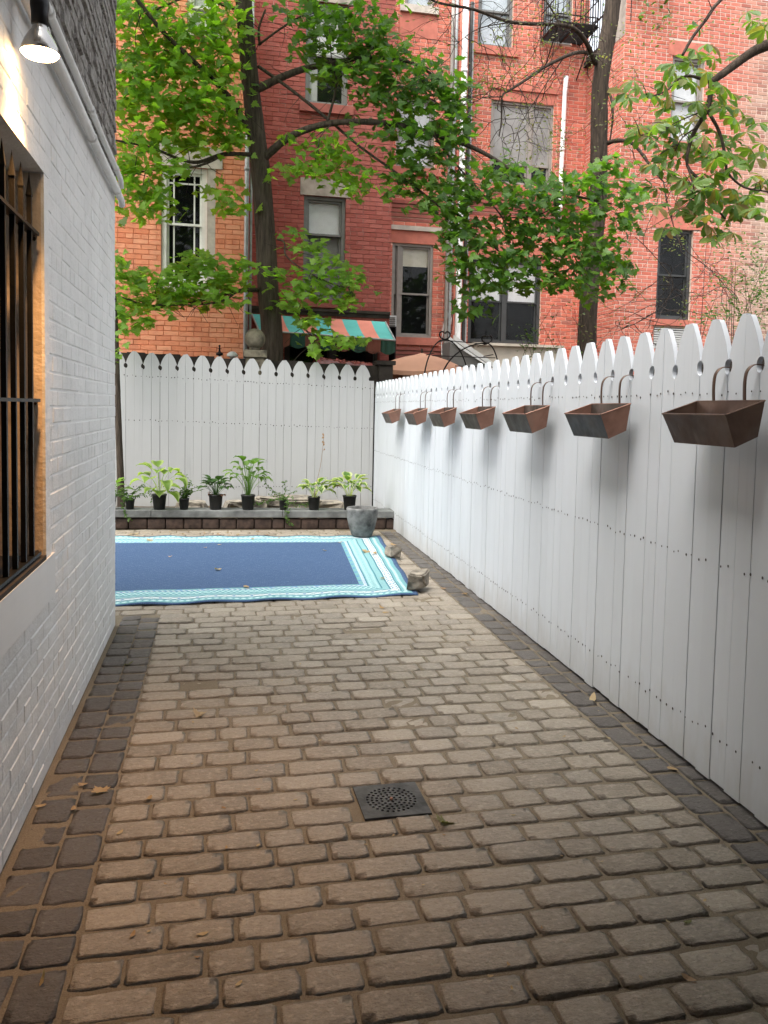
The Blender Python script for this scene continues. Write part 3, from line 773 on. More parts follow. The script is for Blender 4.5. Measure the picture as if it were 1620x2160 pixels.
# plate built as polar cells round each hole so that the holes are real openings
cells = []
import itertools
def plate():
    bm = bmesh.new(); outer = []
    pts = []
    loops = []
    # outer square
    sq = [(-hw, -hw), (hw, -hw), (hw, hw), (-hw, hw)]
    es = []
    vs = [bm.verts.new((x, y, th)) for x, y in sq]
    es += [bm.edges.new((vs[i], vs[(i + 1) % 4])) for i in range(4)]
    for r, n in rings:
        for k in range(n):
            g = 2 * math.pi * (k + 0.37 * r * 100) / n; cx, cy = r * math.cos(g), r * math.sin(g); rr = 0.0062
            hv = [bm.verts.new((cx + rr * math.cos(q), cy + rr * math.sin(q), th)) for q in [2 * math.pi * j / 8 for j in range(8)]]
            es += [bm.edges.new((hv[i], hv[(i + 1) % 8])) for i in range(8)]
    bmesh.ops.triangle_fill(bm, use_beauty=True, edges=es)
    # drop faces that fill holes
    bad = []
    for f in bm.faces:
        c = f.calc_center_median(); d = math.hypot(c.x, c.y)
        for r, n in rings:
            if abs(d - r) < 0.0058:
                for k in range(n):
                    g = 2 * math.pi * (k + 0.37 * r * 100) / n
                    if math.hypot(c.x - r * math.cos(g), c.y - r * math.sin(g)) < 0.0055: bad.append(f); break
                break
    bmesh.ops.delete(bm, geom=bad, context='FACES_ONLY')
    ext = bmesh.ops.extrude_face_region(bm, geom=bm.faces[:])
    for v in ext['geom']:
        if isinstance(v, bmesh.types.BMVert): v.co.z -= 0.008
    bmesh.ops.recalc_face_normals(bm, faces=bm.faces)
    me = bpy.data.meshes.new('grate'); bm.to_mesh(me); bm.free(); me.materials.append(MAT['cast']); return me
link(bpy.data.objects.new('grate', plate()), dr, WM[dr.name].copy())
mb = MB(); mb.box(-hw, hw, -hw, hw, -0.0085, -0.0065); o = mb.build('drain_dark_sheet', MAT['dark']); 
bpy.data.objects.remove(o)
mb = MB(); mb.box(-hw + .004, hw - .004, -hw + .004, hw - .004, -0.0079, -0.0042)
me = mesh_data('drain_dark_sheet', mb.v, mb.f, MAT['dark']); link(bpy.data.objects.new('drain_dark_sheet', me), dr, WM[dr.name].copy())  # thin black sheet under the grate holes, standing in for the shade below
mb = MB(); mb.lathe([(0.0005, 0.014), (0.006, 0.013), (0.007, 0.005), (0.006, 0.003)], 8, (0.0, -0.005, 0)); me = mesh_data('lift_pin', mb.v, mb.f, MAT['copper'], True); link(bpy.data.objects.new('lift_pin', me), dr, WM[dr.name].copy())

# neighbour's dark boarding close behind the right fence
nb = thing('board_fence', 'dark weathered boarding standing close behind the white right-hand fence', 'fence', (fence_x(5) + .35, 5, 0))
y = 0.9; k = 0
NBM = []
for q in range(3):
    mb = MB(); mb.box(0, .02, 0, .148, 0, 1.70 + .01 * q); NBM.append(mesh_data('plank', mb.v, mb.f, MAT['darkwood']))
while y < 10.9:
    inst('plank', NBM[k % 3], nb, Matrix.Translation((fence_x(y) + .33 + .004 * (k % 2), y, -.03 + .16 * max(0, 1 - (y - .9) / 4.5))) @ Matrix.Rotation(-0.028, 4, 'Z')); y += .152; k += 1
# ------------------------------------------------------------------ rear houses beyond the fence
def win_rect(W, xl, xr, yt, yb, Y=None):
    """opening of a facade window, read off a facade plane at distance Y"""
    Y = W.P.y if Y is None else Y
    ym, xm = (yt + yb) / 2, (xl + xr) / 2
    u0, u1 = W.u(at(xl, ym, Y)), W.u(at(xr, ym, Y)); z0, z1 = at(xm, yb, Y).z, at(xm, yt, Y).z
    h = (u0, u1, z0, z1); W.holes.append(h); return h
def window(hs, W, h, mat, split=0.5, mull=(), fw=0.05, upper='glass', lower='glass', blind_u=None, blind_l=None, muntins=None, set_in=0.07, room=True):
    a, b, c, e = h; a += .003; b -= .003; c += .003; e -= .003
    mb = MB(); s = set_in
    W.box(mb, a, a + fw, -s - .08, -s + .02, c, e); W.box(mb, b - fw, b, -s - .08, -s + .02, c, e)
    W.box(mb, a + fw, b - fw, -s - .08, -s + .02, e - fw, e); W.box(mb, a + fw, b - fw, -s - .08, -s + .03, c, c + fw)
    for m in mull: um = a + (b - a) * m; W.box(mb, um - fw * .8, um + fw * .8, -s - .07, -s + .012, c + fw, e - fw)
    fo = mb.build('window', mat, hs)
    zs = c + (e - c) * split
    edges = [a + fw] + [q for m in mull for q in (a + (b - a) * m - fw * .8, a + (b - a) * m + fw * .8)] + [b - fw]
    for q in range(0, len(edges), 2):
        p0, p1 = edges[q] + .002, edges[q + 1] - .002
        for (z0_, z1_, dd, gl, bl) in ((zs - .02, e - fw - .002, s + .012, upper, blind_u), (c + fw + .002, zs + .02, s + .046, lower, blind_l)):
            sw = 0.036; mb = MB()
            W.box(mb, p0, p0 + sw, -dd - .03, -dd, z0_, z1_); W.box(mb, p1 - sw, p1, -dd - .03, -dd, z0_, z1_)
            W.box(mb, p0 + sw, p1 - sw, -dd - .03, -dd, z1_ - sw, z1_); W.box(mb, p0 + sw, p1 - sw, -dd - .03, -dd, z0_, z0_ + sw)
            if muntins:
                for m in muntins[0]: um = p0 + (p1 - p0) * m; W.box(mb, um - .012, um + .012, -dd - .022, -dd - .003, z0_ + sw, z1_ - sw)
                if z0_ > zs - .1:
                    for m in muntins[1]: zm = z0_ + (z1_ - z0_) * m; W.box(mb, p0 + sw, p1 - sw, -dd - .021, -dd - .004, zm - .012, zm + .012)
            mb.build('sash', mat, fo)
            mb = MB(); W.box(mb, p0 + sw, p1 - sw, -dd - .018, -dd - .013, z0_ + sw, z1_ - sw)
            mb.build('pane', MAT[gl], fo)
            if bl:
                mb = MB(); k0 = z0_ + sw if len(bl) < 3 else z1_ - (z1_ - z0_) * bl[2]
                if bl[0] == 'curtain':
                    n = 24; vs = []; fs = []
                    for i in range(n + 1):
                        uu = p0 + (p1 - p0) * bl[1] * i / n; d_ = -dd - .07 - .012 * math.sin(i * 1.9)
                        vs += [W.M @ Vector((uu, -d_, k0)), W.M @ Vector((uu, -d_, z1_ - .01))]
                    fs = [(2 * i, 2 * i + 2, 2 * i + 3, 2 * i + 1) for i in range(n)]
                    mb.add(vs, fs); mb.build('curtain', MAT['curtain'], fo, True)
                else:
                    W.box(mb, p0 + .01, p1 - .01, -dd - .056, -dd - .052, k0, z1_ - .005); mb.build('blind', MAT[bl[0]], fo)
    if room:
        mb = MB(); q = .35
        W.box(mb, a - q, b + q, -1.3, -1.27, c - q, e + q); W.box(mb, a - q, a - q + .02, -1.27, -.16, c - q, e + q); W.box(mb, b + q - .02, b + q, -1.27, -.16, c - q, e + q)
        W.box(mb, a - q + .02, b + q - .02, -1.27, -.16, c - q, c - q + .02); W.box(mb, a - q + .02, b + q - .02, -1.27, -.16, e + q - .02, e + q)
        mb.build('room_interior', MAT['dark'], hs)
    return fo
def slab(hs, W, name, mat, u0, u1, z0, z1, d):
    mb = MB(); W.box(mb, u0, u1, -.02, d, z0, z1); o = mb.build(name, mat, hs); W.holes_x = getattr(W, 'holes_x', []) + [(u0, u1, z0 + .002, z1 - .002)]; return o

# --- orange house on the left
YO = 13.2
xo1 = at(524, 500, YO).x
oh = thing('brick_house', 'orange brick rear house with tall white divided window at far left', 'house', (xo1 - 2, YO, 0))
WO = Wall((xo1 - 4.3, YO), (1, 0)); LO = 4.3
h = win_rect(WO, 340, 437, 352, 600)
h1 = (h[1] + .001, h[1] + 0.125, h[2], h[3] + .0)                       # pale stone jamb on its right
window(oh, WO, h, MAT['winwhite'], 0.52, fw=.075, upper='glass', lower='glass', muntins=((0.2, 0.78), (0.80,)), set_in=.05)
slab(oh, WO, 'stone_jamb', MAT['stone'], h1[0], h1[1], h1[2], h1[3], 0.005)
slab(oh, WO, 'lintel', MAT['stone'], h[0] - .10, h[1] + .23, h[3] + .001, h[3] + .33, 0.022)
slab(oh, WO, 'sill', MAT['stone'], h[0] - .08, h[1] + .20, h[2] - .15, h[2] - .001, 0.06)
hu = win_rect(WO, 395, 460, -40, 62)
window(oh, WO, hu, MAT['winwhite'], 0.5, fw=.06, blind_u=('blind', 1), blind_l=('blind', 1))
slab(oh, WO, 'sill', MAT['stone'], hu[0] - .08, hu[1] + .08, hu[2] - .12, hu[2] - .001, 0.05)
brick_wall(oh, WO, LO, -0.06, 8.6, 0.0775, 0.232, MAT['orange'], MAT['orange_m'], 300, d=0.009, gap=0.007, wobble=.002, extras=WO.holes_x)
mb = MB(); mb.box(xo1 - 4.3, xo1, YO + .15, YO + 6, 8.6, 8.9); mb.box(xo1 - 4.3, xo1 - 4.15, YO + .01, YO + 6, -.06, 8.6); mb.box(xo1 - .15, xo1 - .001, YO + .012, YO + 6, -.06, 8.6)
mb.build('side_walls', MAT['orange'], oh)
mb = MB(); xp = at(519.5, 500, YO).x
mb.tube([(xp, YO - .05, 0), (xp, YO - .05, 8.0)], .036, 10); mb.tube([(xp + .07, YO - .03, 0), (xp + .07, YO - .03, 8.0)], .022, 8)
for z in (1.6, 3.4, 5.2, 7.0): mb.tube([(xp, YO - .05, z), (xp, YO - .05, z + .05)], .043, 10)
mb.build('drainpipe', MAT['pipegrey'], oh, True)

# --- dark red house with the awning, and its pink side bay
YR = 14.6
xr0 = xo1 + 0.01; xr1 = at(826, 450, YR).x
rh = thing('brick_house', 'dark red painted brick rear house with grey lintel and striped awning', 'house', (xr0 + 1.3, YR, 0))
WR = Wall((xr0 - .5, YR), (1, 0)); LR = xr1 - xr0 + .5
h = win_rect(WR, 640, 728, 414, 633)
window(rh, WR, h, MAT['wingrey'], 0.64, fw=.06, blind_u=('blind', 1), blind_l=('screen2', 1))
slab(rh, WR, 'lintel', MAT['stone_grey'], h[0] - .07, h[1] + .08, h[3] + .001, h[3] + .30, .015)
slab(rh, WR, 'sill', MAT['stone_red'], h[0] - .10, h[1] + .10, h[2] - .14, h[2] - .001, .07)
h = win_rect(WR, 645, 735, 5, 222)
window(rh, WR, h, MAT['wingrey'], 0.5, fw=.05, blind_u=('curtain', 1), blind_l=('curtain', .28))
slab(rh, WR, 'sill', MAT['stone_red'], h[0] - .10, h[1] + .10, h[2] - .15, h[2] - .001, .07)
slab(rh, WR, 'lintel', MAT['stone_grey'], h[0] - .07, h[1] + .08, h[3] + .001, h[3] + .30, .015)
hd = (WR.u(at(600, 740, YR)), WR.u(at(800, 740, YR)), 0.2, at(700, 722, YR).z); WR.holes.append(hd)
window(rh, WR, hd, MAT['windark'], 0.55, fw=.06, mull=(.5,))
brick_wall(rh, WR, LR, -0.06, 9.6, 0.079, 0.236, MAT['red'], MAT['red_m'], 300, d=0.008, gap=0.0065, wobble=.002, extras=WR.holes_x)
mb = MB(); za = at(690, 655, YR).z
WR.box(mb, 0.5, LR, 0.012, .06, za - .03, za + .02); WR.box(mb, 0.5, LR, 0.012, .035, za - .10, za - .032)
mb.build('string_course', MAT['darkwood'], rh)
YC = 16.0
WC = Wall((xr1, YC), (1, 0)); xc1 = at(957, 400, YC).x; LC = xc1 - xr1
h = win_rect(WC, 826, 912, 514, 712)
window(rh, WC, h, MAT['wintaupe'], 0.47, fw=.05, mull=(0.18,), blind_u=('blind_cream', 1, .40), set_in=.04)
slab(rh, WC, 'lintel', MAT['stone_pink'], 0, h[1] + .16, h[3] + .001, h[3] + .25, .02)
slab(rh, WC, 'cornice', MAT['stone'], 0, h[1] + .22, h[3] + .252, h[3] + .34, .06)
slab(rh, WC, 'sill', MAT['stone_pink'], 0, LC - .25, h[2] - .15, h[2] - .001, .07)
h = win_rect(WC, 836, 917, 205, 355)
window(rh, WC, h, MAT['wintaupe'], 0.5, fw=.05, blind_u=('blind', 1), blind_l=('blind', 1))
slab(rh, WC, 'sill', MAT['stone_pink'], 0, h[1] + .1, h[2] - .14, h[2] - .001, .07)
h = win_rect(WC, 855, 917, -90, 14)
window(rh, WC, h, MAT['wintaupe'], 0.5, fw=.05, upper='glass_painted_sky', lower='glass_painted_sky', blind_l=('blind', 1))
slab(rh, WC, 'sill', MAT['stone'], h[0] - .1, h[1] + .08, h[2] - .14, h[2] - .001, .07)
slab(rh, WC, 'panel', MAT['stone_pink'], h[0] - .1, h[1] + .08, h[2] - .60, h[2] - .142, .013)
for zz in (at(870, 425, YC).z, at(870, 733, YC).z):
    for q in range(5): slab(rh, WC, 'corbel_course', MAT['stone_red'], 0.02, LC - .02, zz - .085 * q - .06, zz - .085 * q, .055 - .011 * q)
brick_wall(rh, WC, LC, -0.06, 9.8, 0.078, 0.234, MAT['pink'], MAT['pink_m'], 300, d=0.008, gap=0.010, wobble=.002, extras=WC.holes_x)
mb = MB(); mb.box(xr1 - .2, xr1 - .001, YR + .012, YC - .001, -.06, 9.6); mb.build('return_wall', MAT['red'], rh)
mb = MB(); mb.box(xr0 - .5, xr1, YR + 1.4, YR + 6, 9.61, 9.9); mb.box(xr1, xc1, YC + .2, YC + 6, 9.81, 10.0); mb.build('roof', MAT['stone_grey'], rh)
# pipes and cables on the party line
for (px, r, nm, mt, yy) in ((949, .038, 'conduit', 'wintaupe', .10), (957, .030, 'conduit', 'pipegrey', .12), (966, .022, 'conduit', 'stone_pink', .13), (975, .062, 'white_downpipe', 'pipewhite', .16), (987, .035, 'cable', 'cable', .10), (991, .024, 'cable', 'pipegrey', .08)):
    x0 = at(px - 2, 400, YC - yy).x; mb = MB()
    n = 14; mb.tube([(x0 + (0.006 * math.sin(i * 2.3 + px) if nm == 'cable' else 0), YC - yy, 0.6 + 9.0 * i / n) for i in range(n + 1)], r, 10)
    if nm == 'white_downpipe':
        for z in (2.2, 4.2, 6.3, 7.0, 8.2): mb.tube([(x0, YC - yy, z), (x0, YC - yy, z + .07)], r * 1.14, 12)
    mb.build(nm, MAT[mt], rh, True)
for k in range(7):
    px = 938 + k * 4; mb = MB(); x0 = at(px, 650, YC - .09).x
    mb.tube([(x0 + .05 * math.sin(i * .9 + k * 1.7), YC - .09 - .004 * k, 4.2 - .26 * i) for i in range(12)], .008, 5); mb.build('loose_cable', MAT['cable' if k % 2 else 'pipewhite'], rh)

# --- pink red house, main wall and the wing coming forward on the right
YP = 17.0; YW = 14.8
xw = at(1297, 640, YW).x
ph = thing('brick_house', 'rose red brick rear house on the right with fire escape and projecting wing', 'house', (xw, YP, 0))
WP = Wall((xc1 + .002, YP - .6), (1, 0)); YPP = YP - .6; LP_ = xw - xc1
h = win_rect(WP, 1009, 1083, -60, 100)
window(ph, WP, h, MAT['wingrey'], 0.5, fw=.06, upper='glass_painted_sky', lower='glass_painted_sky', blind_u=('blind', 1), blind_l=('blind', 1))
slab(ph, WP, 'sill', MAT['stone_pink'], h[0] - .12, h[1] + .12, h[2] - .17, h[2] - .001, .07)
h = win_rect(WP, 1034, 1166, 216, 392)
window(ph, WP, h, MAT['wintaupe'], 0.26, fw=.05, mull=(.64,), upper='screen2', lower='glass', set_in=.05)
slab(ph, WP, 'lintel', MAT['stone_pink'], h[0] - .06, h[1] + .06, h[3] + .001, h[3] + .22, .012)
slab(ph, WP, 'lintel', MAT['stone_pink'], h[0] - .10, h[1] + .08, h[3] + .222, h[3] + .36, .05)
slab(ph, WP, 'sill', MAT['stone_pink'], h[0] - .10, h[1] + .10, h[2] - .15, h[2] - .001, .07)
h = win_rect(WP, 988, 1140, 545, 726)
window(ph, WP, h, MAT['windark'], 0.5, fw=.06, mull=(.5,), upper='glass', lower='glass', blind_u=('blind', 1, .95), set_in=.05)
slab(ph, WP, 'lintel', MAT['stone_pink'], h[0] - .12, h[1] + .12, h[3] + .001, h[3] + .28, .02)
slab(ph, WP, 'sill', MAT['stone_pink'], h[0] - .10, h[1] + .05, h[2] - .13, h[2] - .001, .07)
h = win_rect(WP, 1148, 1208, -40, 92)
window(ph, WP, h, MAT['wingrey'], 0.5, fw=.06, upper='glass_painted_sky', lower='glass_painted_sky', blind_u=('blind', 1), blind_l=('blind', 1))
for q in range(5): 
    zz = at(1080, 418, YPP).z; slab(ph, WP, 'corbel_course', MAT['stone_red'], .15, LP_ - .1, zz - .085 * q - .06, zz - .085 * q, .055 - .011 * q)
brick_wall(ph, WP, LP_, -0.06, 10.2, 0.0785, 0.236, MAT['pink'], MAT['pink_m'], 280, d=0.007, gap=0.012, wobble=.002, name='brick', wallname='wall', extras=WP.holes_x)
WS = Wall((xw, YPP), (0, -1)); LS = YPP - YW
hs_ = (LS - 1.25, LS - .78, at(1222, 705, 15.6).z, at(1222, 575, 15.6).z); WS.holes.append(hs_)
window(ph, WS, hs_, MAT['windark'], .5, fw=.05)
slab(ph, WS, 'sill', MAT['stone_pink'], hs_[0] - .08, hs_[1] + .08, hs_[2] - .13, hs_[2] - .001, .06)
brick_wall(ph, WS, LS, -0.06, 8.8, 0.0755, 0.226, MAT['wing'], MAT['wing_m'], 250, d=0.006, gap=0.012, wobble=.002, name='side_brick', wallname='side_wall', extras=WS.holes_x)
mb = MB(); mb.box(xw - .10, xw + .3, YW + .4, YPP - .002, 8.802, 8.90); mb.box(xw - .05, xw + .3, YW + .4, YPP - .002, 8.902, 9.0); mb.build('parapet_coping', MAT['darkwood'], ph)
WW = Wall((xw, YW), (1, 0)); LWW = 5.2
h = win_rect(WW, 1386, 1459, 483, 675)
window(ph, WW, h, MAT['windark'], 0.5, fw=.06, upper='glass', lower='glass', set_in=.08)
slab(ph, WW, 'sill', MAT['stone_pink'], h[0] - .06, h[1] + .08, h[2] - .12, h[2] - .001, .07)
slab(ph, WW, 'lintel', MAT['stone_pink'], h[0] - .15, h[1] + .15, h[3] + .001, h[3] + .28, .012)
hac = win_rect(WW, 1378, 1447, 691, 735)
mb = MB()
for q in range(9): 
    zz = hac[3] - .02 - q * (hac[3] - hac[2]) / 9; WW.box(mb, hac[0] + .01, hac[1] - .01, -.05, .02, zz - .022, zz)
WW.box(mb, hac[0] + .005, hac[1] - .005, -.09, -.055, hac[2] + .005, hac[3] - .005)
mb.build('louvre', MAT['acwhite'], ph)
h = win_rect(WW, 1416, 1484, 120, 302)
window(ph, WW, h, MAT['wintaupe'], 0.5, fw=.06, upper='glass', lower='glass', blind_u=('blind', 1), blind_l=('blind', 1))
slab(ph, WW, 'sill', MAT['stone_pink'], h[0] - .08, h[1] + .08, h[2] - .13, h[2] - .001, .07)
slab(ph, WW, 'lintel', MAT['stone_pink'], h[0] - .1, h[1] + .1, h[3] + .001, h[3] + .28, .012)
brick_wall(ph, WW, LWW, -0.06, 9.8, 0.0755, 0.226, MAT['wing'], MAT['wing_m'], 300, d=0.006, gap=0.012, wobble=.002, name='front_brick', wallname='front_wall', extras=WW.holes_x)
mb = MB(); mb.box(xw + LWW - .2, xw + LWW - .001, YW + .012, YW + 6, -.06, 9.8); mb.box(xw + .005, xw + LWW, YW + .2, YW + 6, 8.6, 8.79); mb.box(xw + .001, xw + LWW, YW + .012, YW + .39, 8.81, 9.8); mb.box(xc1 + .01, xw, YPP + .2, YPP + 6, 10.21, 10.4)
mb.build('roof', MAT['stone_grey'], ph)
mb = MB(); x0 = at(1187, 250, YPP - .1).x
mb.tube([(x0 + .05, YPP - .10, at(1187, 165, YPP).z), (x0 + .03, YPP - .10, at(1187, 200, YPP).z), (x0, YPP - .10, 6.0), (x0, YPP - .1, 5.3)], .048, 10)
for z in (5.8, 7.0): mb.tube([(x0 + .01, YPP - .1, z), (x0 + .01, YPP - .1, z + .07)], .055, 10)
mb.build('white_downpipe', MAT['pipewhite'], ph, True)
# fire escape balcony
fe = MB(); fx0, fx1 = at(1140, 95, YPP).x, at(1222, 95, YPP).x; fz = at(1175, 88, YPP).z; fy0, fy1 = YPP - .85, YPP - .02
for q in range(15): yy = fy0 + (fy1 - fy0) * q / 14; fe.box(fx0, fx1, yy - .012, yy + .012, fz - .01, fz + .01)
for x in (fx0, (fx0 + fx1) / 2, fx1): fe.box(x - .02, x + .02, fy0, fy1, fz - .035, fz - .011)
feo = fe.build('fire_escape', MAT['iron'], ph)
ra = MB()
for (xa, ya, xb, yb) in ((fx0, fy0, fx1, fy0), (fx0, fy0, fx0, fy1), (fx1, fy0, fx1, fy1)):
    n = int(math.hypot(xb - xa, yb - ya) / .11)
    for q in range(n + 1):
        x, y = xa + (xb - xa) * q / n, ya + (yb - ya) * q / n; ra.box(x - .006, x + .006, y - .006, y + .006, fz + .012, fz + .85)
    for z in (.15, .5, .86): ra.tube([(xa, ya, fz + z), (xb, yb, fz + z)], .013, 5)
ra.build('railing', MAT['iron'], feo)
br = MB()
for x in (fx0 + .05, fx1 - .05): br.tube([(x, fy0 + .05, fz - .03), (x, fy1, fz - .75)], .014, 5)
br.build('bracket', MAT['iron'], feo)

# ------------------------------------------------------------------ things between the fence and the houses
# striped awning
aw = thing('awning', 'awning with teal and salmon stripes over the ground floor of the dark red house', 'awning', (at(690, 690, YR).x, YR - .6, 3.0))
pTL, pTR = at(531, 662, YR - .08), at(813, 679, YR - .08); fy = YR - 1.15
pBL, pBR = at(546, 697, fy), at(834, 718, fy)
mA = MAT['awn_a'] = simple('teal_canvas', (0.085, 0.37, 0.34), 0.8, 0.08, 3); mB_ = MAT['awn_b'] = simple('salmon_canvas', (0.56, 0.20, 0.145), 0.8, 0.08, 3)
mA2 = MAT['awn_c'] = simple('shaded_teal_canvas', (0.022, 0.075, 0.055), 0.8, 0.1, 3); mB2 = MAT['awn_d'] = simple('shaded_salmon_canvas', (0.20, 0.07, 0.05), 0.8, 0.1, 3)  # valance: darker copies of both stripe cloths, shade put into the colour
nS = 9
for k in range(nS):
    t0, t1 = k / nS, (k + 1) / nS; mb = MB(); n = 6; vs = []
    for j in range(n + 1):
        s_ = j / n
        for t in (t0, t1):
            p = pTL.lerp(pTR, t).lerp(pBL.lerp(pBR, t), s_); p.z -= .03 * math.sin(math.pi * s_); vs.append(p)
    vs += [v - Vector((0, 0, .006)) for v in vs]; q = 2 * (n + 1)
    fs = [(2 * j, 2 * j + 2, 2 * j + 3, 2 * j + 1) for j in range(n)] + [(q + 2 * j + 1, q + 2 * j + 3, q + 2 * j + 2, q + 2 * j) for j in range(n)]
    mb.add(vs, fs); mb.build('stripe', mA if k % 2 == 0 else mB_, aw, True)
    mb = MB(); n = 8; vs = []
    for j in range(n + 1):
        t = t0 + (t1 - t0) * j / n; p = pBL.lerp(pBR, t); p += Vector((0, .012 * math.sin(j * 2.1 + k), 0))
        vs += [p, p - Vector((0, -.02, .20 + .05 * math.sin(math.pi * j / n)))]
    mb.add(vs, [(2 * j, 2 * j + 1, 2 * j + 3, 2 * j + 2) for j in range(n)])
    mb.build('valance', mA2 if k % 2 == 0 else mB2, aw, True)
mb = MB(); mb.tube([pBL, pBR], .016, 8); mb.tube([pTR, pBR], .014, 8); mb.tube([pTL, pBL], .014, 8); mb.build('frame', MAT['pipegrey'], aw)

# air conditioner in the side bay window
ac = thing('air_conditioner', 'white window air conditioner above the end of the striped awning', 'air conditioner', at(828, 695, YC - .3))
p = at(828, 690, YC - .2); mb = MB(); mb.box(p.x - .30, p.x + .02, YC - .45, YC - .02, p.z - .18, p.z + .20); mb.build('casing', MAT['acwhite'], ac)
mb = MB()
for q in range(9): mb.box(p.x - .28, p.x + .0, YC - .462, YC - .452, p.z - .16 + q * .038, p.z - .138 + q * .038)
mb.build('louvre', MAT['wingrey'], ac)

# dark garden wall with end pier
YG = 11.85
gw = thing('garden_wall', 'dark weathered garden wall just behind the back fence ending in a pier', 'wall', (0.5, YG, 0))
mb = MB()
xa, xb = -3.4, at(800, 772, YG).x; n = 24
for i in range(n):
    x0, x1 = xa + (xb - xa) * i / n, xa + (xb - xa) * (i + 1) / n
    zt = at(250, 741, YG).z + (at(800, 771, YG).z - at(250, 741, YG).z) * ((x0 - at(250, 741, YG).x) / (xb - at(250, 741, YG).x)) + rnd.uniform(-.012, .012)
    mb.box(x0, x1 - .002, YG, YG + .22, -.06, zt - .012)
mb.build('wall_stones', MAT['darkwood'], gw)
px0, px1 = at(797, 790, YG).x, at(827, 790, YG).x; zt = at(812, 770, YG).z
mb = MB(); mb.box(px0, px1, YG - .06, YG + .26, -.06, zt); mb.build('pier', MAT['darkwood'], gw)
mb = MB(); mb.box(px0 - .03, px1 + .035, YG - .09, YG + .29, zt + .001, zt + .06); mb.build('pier_cap', MAT['darkwood'], gw)
# stone ball finial on its pier
b = at(538, 715, 11.75)
bf = thing('ball_finial', 'round mossy stone ball on a square stone pier beside the maple trunk', 'finial', (b.x, b.y, b.z - .4))
mb = MB(); rr = .148
mb.lathe([(max(.0005, rr * math.sin(math.pi * i / 14)), -rr * math.cos(math.pi * i / 14)) for i in range(15)], 24, b); mb.build('ball', MAT['stone_moss'] if 'stone_moss' in MAT else simple('mossy_stone', (0.155, 0.135, 0.095), .95, .35, 9, .6, 40, bdist=.012), bf, True)
mst = bpy.data.materials['mossy_stone']
mb = MB(); mb.lathe([(.07, -.165), (.085, -.14), (.07, -.12)], 20, b); mb.box(b.x - .16, b.x + .16, b.y - .16, b.y + .16, b.z - .265, b.z - .165); mb.box(b.x - .13, b.x + .13, b.y - .13, b.y + .13, -.06, b.z - .267)
mb.build('pier', mst, bf)
# iron finial and white globe peeping over the back fence
q = at(463, 742, 12.2)
fi = MB(); fi.lathe([(.008, .10), (.02, .085), (.008, .07), (.012, .05), (.04, .045), (.012, .035), (.018, 0), (.05, -.02), (.05, -.05), (.015, -.06), (.015, -1.2)], 10, q)
o = fi.build('iron_finial', MAT['iron'], None, True, q); tag(o, 'small black iron post finial peeping over the back fence', 'finial')
q = at(490, 752, 12.2); fi = MB(); fi.lathe([(max(.001, .085 * math.sin(math.pi * i / 20)), .075 * math.cos(math.pi * i / 20)) for i in range(11)], 16, q); fi.lathe([(.05, -.002), (.03, -.03), (.02, -.05), (.02, -1.2)], 10, q)
o = fi.build('garden_globe', MAT['acwhite'], None, True, q); tag(o, 'white domed garden lamp top showing just above the back fence', 'garden lamp')
# red plastic sheet over something behind the fence
mb = MB(); vs = []; fs = []; nx, ny = 26, 8
for j in range(ny + 1):
    for i in range(nx + 1):
        t, s_ = i / nx, j / ny; a = at(668 + 138 * t, 752 + 12 * t, 12.35); 
        p = Vector((a.x, 12.2 + .8 * s_, a.z - .10 - .02 * t + .10 * math.sin(math.pi * s_) + .05 * pnoise(Vector((t * 9, s_ * 5, 2))) + .03 * pnoise(Vector((t * 25, s_ * 14, 7)))))
        if j == 0: p.z -= .25
        vs.append(p)
for j in range(ny):
    for i in range(nx): k = j * (nx + 1) + i; fs.append((k, k + 1, k + nx + 2, k + nx + 1))
b0 = len(vs); vs += [(v.x, v.y, 0.0 if False else v.z - .02) for v in vs]; fs += [tuple(b0 + q for q in f[::-1]) for f in fs]
mb.add(vs, fs); o = mb.build('plastic_sheet', MAT['tarp'], None, True, (0.5 + 1, 12.6, 1.9)); tag(o, 'crumpled dark red plastic sheet lying behind the back fence', 'plastic sheet')
# peach parasol
uc = at(890, 748, 13.3)
um = thing('parasol', 'faded peach garden parasol half hidden behind the right picket fence', 'parasol', (uc.x, uc.y, 0))
mb = MB(); n = 8; Rm = .92; vs = [uc + Vector((0, 0, .03))]; fs = []
K = 6
for j in range(1, K + 1):
    for k in range(n * 4):
        g = 2 * math.pi * k / (n * 4); sag = 0.022 * abs(math.sin(g * n / 2)) * j / K
        r = Rm * j / K * (1 - .03 * abs(math.sin(g * n / 2))); vs.append(uc + Vector((r * math.cos(g), r * math.sin(g), -.30 * (j / K) ** 1.7 - sag)))
m_ = n * 4
for k in range(m_): fs.append((0, 1 + k, 1 + (k + 1) % m_))
for j in range(K - 1):
    for k in range(m_): a = 1 + j * m_; fs.append((a + k, a + m_ + k, a + m_ + (k + 1) % m_, a + (k + 1) % m_))
mb.add(vs, fs); vs2 = [v - Vector((0, 0, .07)) for v in vs[-m_:]]; mb.add(list(vs[-m_:]) + vs2, [(k, m_ + k, m_ + (k + 1) % m_, (k + 1) % m_) for k in range(m_)])
mb.build('canopy', MAT['tan'], um, True)
mb = MB(); mb.tube([(uc.x, uc.y, -.05), (uc.x, uc.y, uc.z + .10)], .02, 10); mb.build('pole', MAT['darkwood'], um)
mb = MB()
for k in range(n): g = 2 * math.pi * k / n; mb.tube([uc + Vector((0, 0, -.02)), uc + Vector((Rm * math.cos(g) * .97, Rm * math.sin(g) * .97, -.32))], .007, 4)
mb.build('ribs', MAT['darkwood'], um)
